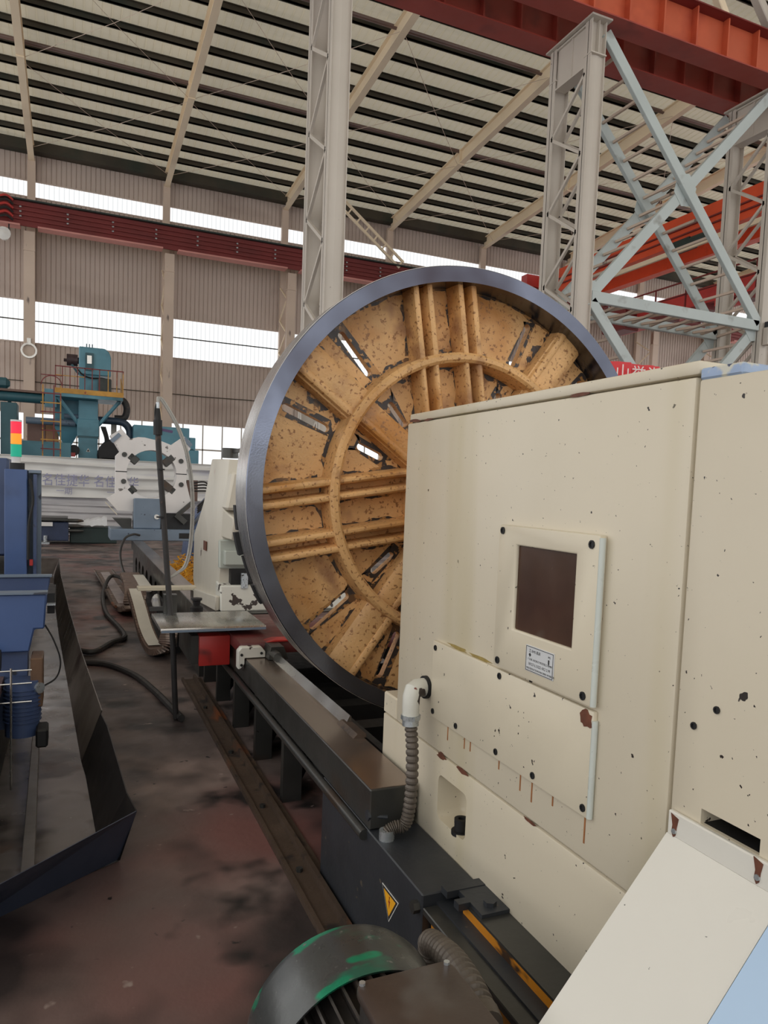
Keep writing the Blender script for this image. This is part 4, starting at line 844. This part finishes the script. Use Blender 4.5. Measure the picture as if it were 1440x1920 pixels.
for x in (-.25, 1.12): 
    text('名佳捷华', .37, INK, tp, (x-.55, 23.84, 1.50), (1, 0, 0), (0, 0, 1), depth=.003, sx=.86)
    text('一期', .22, INK, tp, (x-.18, 23.84, 1.24), (1, 0, 0), (0, 0, 1), depth=.003)
B().box(-2.5, 24.3, 0, 5.1, 25.3, 2.25).build('stack', mat('stacked panels', (150, 146, 140), .6), tp)
lb = thing('low_bench', 'low dark blue bench machine with twin spindles before the tarpaulin', 'machine', (-.4, 21.3, 0))
B().box(-1.9, 21, .08, -.08, 22, .56).build('body', mat('navy paint', (44, 56, 84), .45, 0, .2, 3), lb, bev=.02)
B().box(-1.9, 20.95, .60, -.1, 22, .68).build('top_rail', DSTEEL, lb); B().box(-.85, 20.93, .46, -.45, 20.96, .56).build('label_plate', CLOTH, lb)
for z in (.34, .46, .60): B().tube([(-.15, 21.1, z), (.1, 21.1, z), (.14, 21.1, z), (.28, 21.1, z)], lambda t: .05 if t < .7 else .02, 10).build('spindle', DSTEEL, lb)
B().cyl((-.62, 20.95, .06), (-.62, 20.95, .22), .05, 10).box(-.72, 20.9, 0, -.52, 21.05, .05).build('levelling_foot', CHROME, lb)
gm = thing('green_base', 'dark green machine base under a crumpled white sheet', 'machine', (.5, 21.5, 0))
B().box(-.05, 21.25, 0, 1.1, 22.2, .42).build('base', GREENB, gm, bev=.02)
ps = thing('paper_sheet', 'crumpled white sheet lying on the dark green base', 'sheet', (.5, 21.3, .42))
b = B(); rn = random.Random(5); nx = 12; ny = 6
for j in range(ny+1):
    for i in range(nx+1):
        x = .1+.75*i/nx; y = 21.15+.7*j/ny; b.v.append((x, y, .43+(.12+.14*i/nx)*math.sin(min(1, (j+.3)/2)*1.57)+rn.uniform(-.025, .025)))
b.f += [(j*(nx+1)+i, j*(nx+1)+i+1, (j+1)*(nx+1)+i+1, (j+1)*(nx+1)+i) for j in range(ny) for i in range(nx)]
b.build('sheet', PAPER, ps)
fb = thing('blue_fixture', 'slate blue casting standing right of the steady rest', 'machine', (2.9, 16.5, 0))
B().prism([(2.2, 0), (3.2, 0), (3.2, 1.4), (2.7, 1.4), (2.3, .9)], 'y', 16.2, 17).build('body', BLUED, fb, bev=.03)

de = thing('bucket_elevator', 'teal bucket elevator tower with a drive motor on top', 'machine', (.5, 31.3, 0))
B().box(.2, 30.9, 0, .88, 31.5, 4.655).box(.16, 30.86, 3.3, .92, 31.54, 3.95).build('casing', TEAL, de, bev=.02)
B().box(.17, 30.87, 3.25, .91, 31.53, 3.31).build('flange', TEALD, de)
B().box(.22, 30.9, 4.785, .9, 31.5, 5.62).build('neck', TEAL, de)
B().prism([(.2, 5.6), (1.32, 5.6), (1.32, 6.3), (1.25, 6.5), (1.1, 6.62), (.2, 6.62)], 'y', 30.8, 31.6).build('head', TEAL, de, bev=.03)
ht = B().box(.42, 30.74, 5.75, .7, 30.8, 6.4).build('hatch', TEALD, de); B().box(.48, 30.72, 6.0, .64, 30.74, 6.3).build('hatch_plate', STEEL, ht)
for x in (.46, .56, .66): B().cyl((x, 30.9, 6.6), (x, 30.9, 6.75), .02, 6).build('bolt', TEALD, de)
B().cyl((-.22, 31.1, 6.12), (.16, 31.1, 6.12), .22, 16).cyl((-.32, 31.1, 6.1), (-.2, 31.1, 6.1), .06, 10).cyl((.16, 31.1, 6.12), (.24, 31.1, 6.12), .12, 12).build('motor', mat('brown drive motor', (66, 52, 54), .5, .2, .3, 5), de)
B().bar((.2, 31, 5.6), (-.05, 31, 5.95), .08, .08).build('motor_strut', TEALD, de)
B().tube(smooth_path([(.1, 30.8, 5.85), (.3, 30.78, 5.6), (.6, 30.76, 5.48), (1.0, 30.76, 5.5), (1.25, 30.8, 5.45)], 5), .03, 6).build('cable', VDARK, de)
B().box(.86, 30.7, 4.85, 1.34, 31.2, 5.5).build('control_box', mat('dark grey box', (58, 64, 62), .5, 0, .3, 4), de, bev=.03)
ws = B().prism([(.47, 2.72), (.62, 2.72), (.545, 2.86)], 'y', 30.885, 30.9).build('warning_sign', SIGNW, de)
B().prism([(.50, 2.735), (.59, 2.735), (.545, 2.825)], 'y', 30.88, 30.885).build('symbol', BLKINK, ws)
pf = thing('platform', 'teal service platform with ochre edge and railings round the elevator', 'platform', (.5, 31, 4.8))
B().box(-.58, 30.2, 4.66, 1.72, 32, 4.78).build('deck', TEAL, pf); B().box(-.6, 30.18, 4.78, 1.74, 30.24, 4.96).build('toe_board', LADY, pf)
for x in (-.58, -.35, -.1, .15, .4, .65, .9, 1.2, 1.5, 1.72):
    B().box(x-.015, 30.19, 4.9, x+.015, 30.22, 5.75).build('post', MAROON if x < 1 else LADY, pf)
B().box(-.6, 30.19, 5.72, 1.74, 30.22, 5.76).build('handrail', MAROON, pf); B().box(-.6, 30.19, 5.4, .4, 30.22, 5.43).build('handrail', LADY, pf)
B().prism([(30.2, 4.9), (32, 4.9), (32, 5.7)], 'x', 1.72, 1.75).build('side_guard', LADY, pf)
B().bar((-.5, 30.5, 4.66), (.2, 31, 3.75), .1, .1).bar((1.62, 30.5, 4.66), (.9, 31, 3.75), .1, .1).build('strut', TEAL, pf)
ld = thing('access_ladder', 'ochre and red caged ladder left of the elevator', 'ladder', (-.6, 30, 2.7))
for x, m in ((-.98, LADY), (-.62, MAROON), (-.4, LADY)): B().box(x-.02, 29.9, 0, x+.02, 29.95, 5.0).build('stile', m, ld)
for k in range(7): B().box(-1.05, 29.88, 2.7+.33*k, -.38, 29.92, 2.74+.33*k).build('rung', LADY if k % 2 else MAROON, ld)
B().ring([(.32, 29.9), (.35, 29.9), (.35, 29.93), (.32, 29.93)], (-.7, 5.0), 16, 0, 3.14).bar((-1.05, 29.9, 5.35), (-.36, 29.9, 5.35), .03, .03).build('cage_hoop', MAROON, ld)
hp2 = thing('dust_hopper', 'teal dust hopper with a cone bottom left of elevator', 'hopper', (-.2, 31.8, 0))
B().add([(-.62, 31.6, 3.6), (.28, 31.6, 3.6), (.28, 32.5, 3.6), (-.62, 32.5, 3.6), (-.62, 31.6, 4.9), (.28, 31.6, 4.9), (.28, 32.5, 4.9), (-.62, 32.5, 4.9), (-.28, 31.95, 2.9), (-.08, 31.95, 2.9), (-.08, 32.15, 2.9), (-.28, 32.15, 2.9)],
        [(4, 5, 6, 7), (0, 1, 5, 4), (1, 2, 6, 5), (2, 3, 7, 6), (3, 0, 4, 7), (0, 1, 9, 8), (1, 2, 10, 9), (2, 3, 11, 10), (3, 0, 8, 11), (8, 9, 10, 11)]).build('cone', TEAL, hp2)
B().box(-.28, 31.95, 0, -.08, 32.15, 2.95).build('leg', TEAL, hp2)
dp = thing('dust_duct', 'long horizontal teal duct running left from the hopper', 'duct', (-2, 31, 4.6))
B().cyl((-6, 31, 4.58), (-.6, 31, 4.58), .18, 20).build('pipe', TEALD, dp); B().box(-6, 30.8, 4.76, -.95, 31.2, 4.84).build('walkway', mat('duct walkway', (112, 88, 78), .5), dp)
B().box(-.95, 30.75, 4.3, -.55, 31.25, 4.95).build('collar', TEAL, dp)
for x in (-2.2, -3.4): B().box(x, 31.4, 0, x+.12, 31.5, 4.5).build('leg', TEALD, dp)
B().cyl((-1.6, 31.5, 3.8), (.1, 31.5, 3.8), .13, 12).cyl((-.3, 31.4, 4.05), (.2, 31.4, 4.05), .09, 12).build('branch_pipe', GREYB, dp)
B().box(-3.4, 30.9, 4.84, -1.0+-1.1, 31.3, 5.25).build('fan_housing', TEALD, dp, bev=.12)
bd = thing('bent_duct', 'black bent duct looping down right of the platform', 'duct', (1.9, 31.4, 3.2))
B().tube(smooth_path([(1.5, 31.6, 4.85), (1.82, 31.6, 4.8), (1.95, 31.6, 4.5), (1.85, 31.6, 4.15), (1.5, 31.6, 4.1)], 6), .13, 12).build('upper_bend', RUBBER, bd)
B().tube(smooth_path([(.9, 31.4, 3.98), (1.5, 31.4, 3.98), (1.85, 31.4, 3.92), (2.05, 31.4, 3.65), (2.05, 31.4, 3.2), (2.05, 31.4, 2.6)], 6), .14, 12).build('lower_bend', mat('navy duct', (50, 66, 84), .45, .1, .2, 3), bd)
B().box(1.4, 32, 0, 1.6, 32.2, 4.0).build('post', COLP, bd)
for k in range(3): B().tube(smooth_path([(1.0+.06*k, 30.8, 3.7), (1.15+.05*k, 30.8, 3.2), (1.05+.08*k, 30.8, 2.8), (1.0, 30.8, 2.3)], 5), .04, 6).build('cable', VDARK, bd)
bl = thing('blower', 'black blower housing behind the upper left arm of steady rest', 'blower', (1.6, 30.5, 0))
B().ring([(0, 30.2), (.6, 30.2), (.65, 30.3), (.65, 30.9), (0, 30.9)], (1.5, 2.6), 24).box(1.0, 30.2, 0, 2.0, 30.9, 2.5).build('housing', VDARK, bl)
tbx = thing('filter_cabinet', 'teal filter cabinet behind the top of the steady rest', 'cabinet', (3.3, 31, 0))
B().box(2.15, 30.8, 3.0, 4.25, 32, 3.86).build('upper_box', TEAL, tbx, bev=.02); B().box(2.15, 30.75, 0, 4.62, 32, 3.0).build('lower_box', TEAL, tbx, bev=.02); B().box(4.25, 30.85, 3.0, 4.5, 31.9, 3.5).build('side_step', TEAL, tbx, bev=.02)
B().box(2.15, 30.74, 3.0, 4.4, 30.8, 3.05).build('seam', TEALD, tbx); B().box(3.5, 30.7, 2.85, 3.6, 30.8, 3.1).build('latch', TEALD, tbx)
tl = thing('conveyor_base', 'low teal conveyor casing left of the elevator', 'conveyor', (-1.2, 30.8, 0))
B().box(-2.3, 30.5, 0, -.05, 31.3, 3.0).build('casing', TEAL, tl, bev=.02); B().cyl((0.05, 30.6, 2.75), (.05, 31.2, 2.75), .2, 14).build('roller', VDARK, tl); B().box(-.1, 30.55, 2.5, .1, 30.6, 2.65).build('guard', RED, tl)
db = thing('brown_cabinet', 'brown steel cabinet behind the ladder', 'cabinet', (-1, 32.5, 0))
B().box(-1.6, 32.2, 0, -.95, 33, 3.9).build('body', mat('brown cabinet paint', (128, 96, 86), .5, 0, .15, 2), db, bev=.02); B().box(-.95, 32.2, 0, -.5, 33, 3.85).build('side', mat('tan cabinet paint', (168, 120, 84), .5, 0, .15, 2), db, bev=.02)
lg = thing('left_gantry', 'dark teal cabinet with a slim post at the left edge', 'cabinet', (-2.3, 29, 0))
B().box(-2.25, 29, 0, -1.75, 30, 4.2).build('body', TEALD, lg, bev=.02); B().box(-2.4, 28.9, 0, -2.33, 29, 4.5).build('post', GREYB, lg); B().box(-2.9, 29.2, 0, -2.45, 30, 3.2).build('yellow_side', LADY, lg)
S.view_layers[0].update()
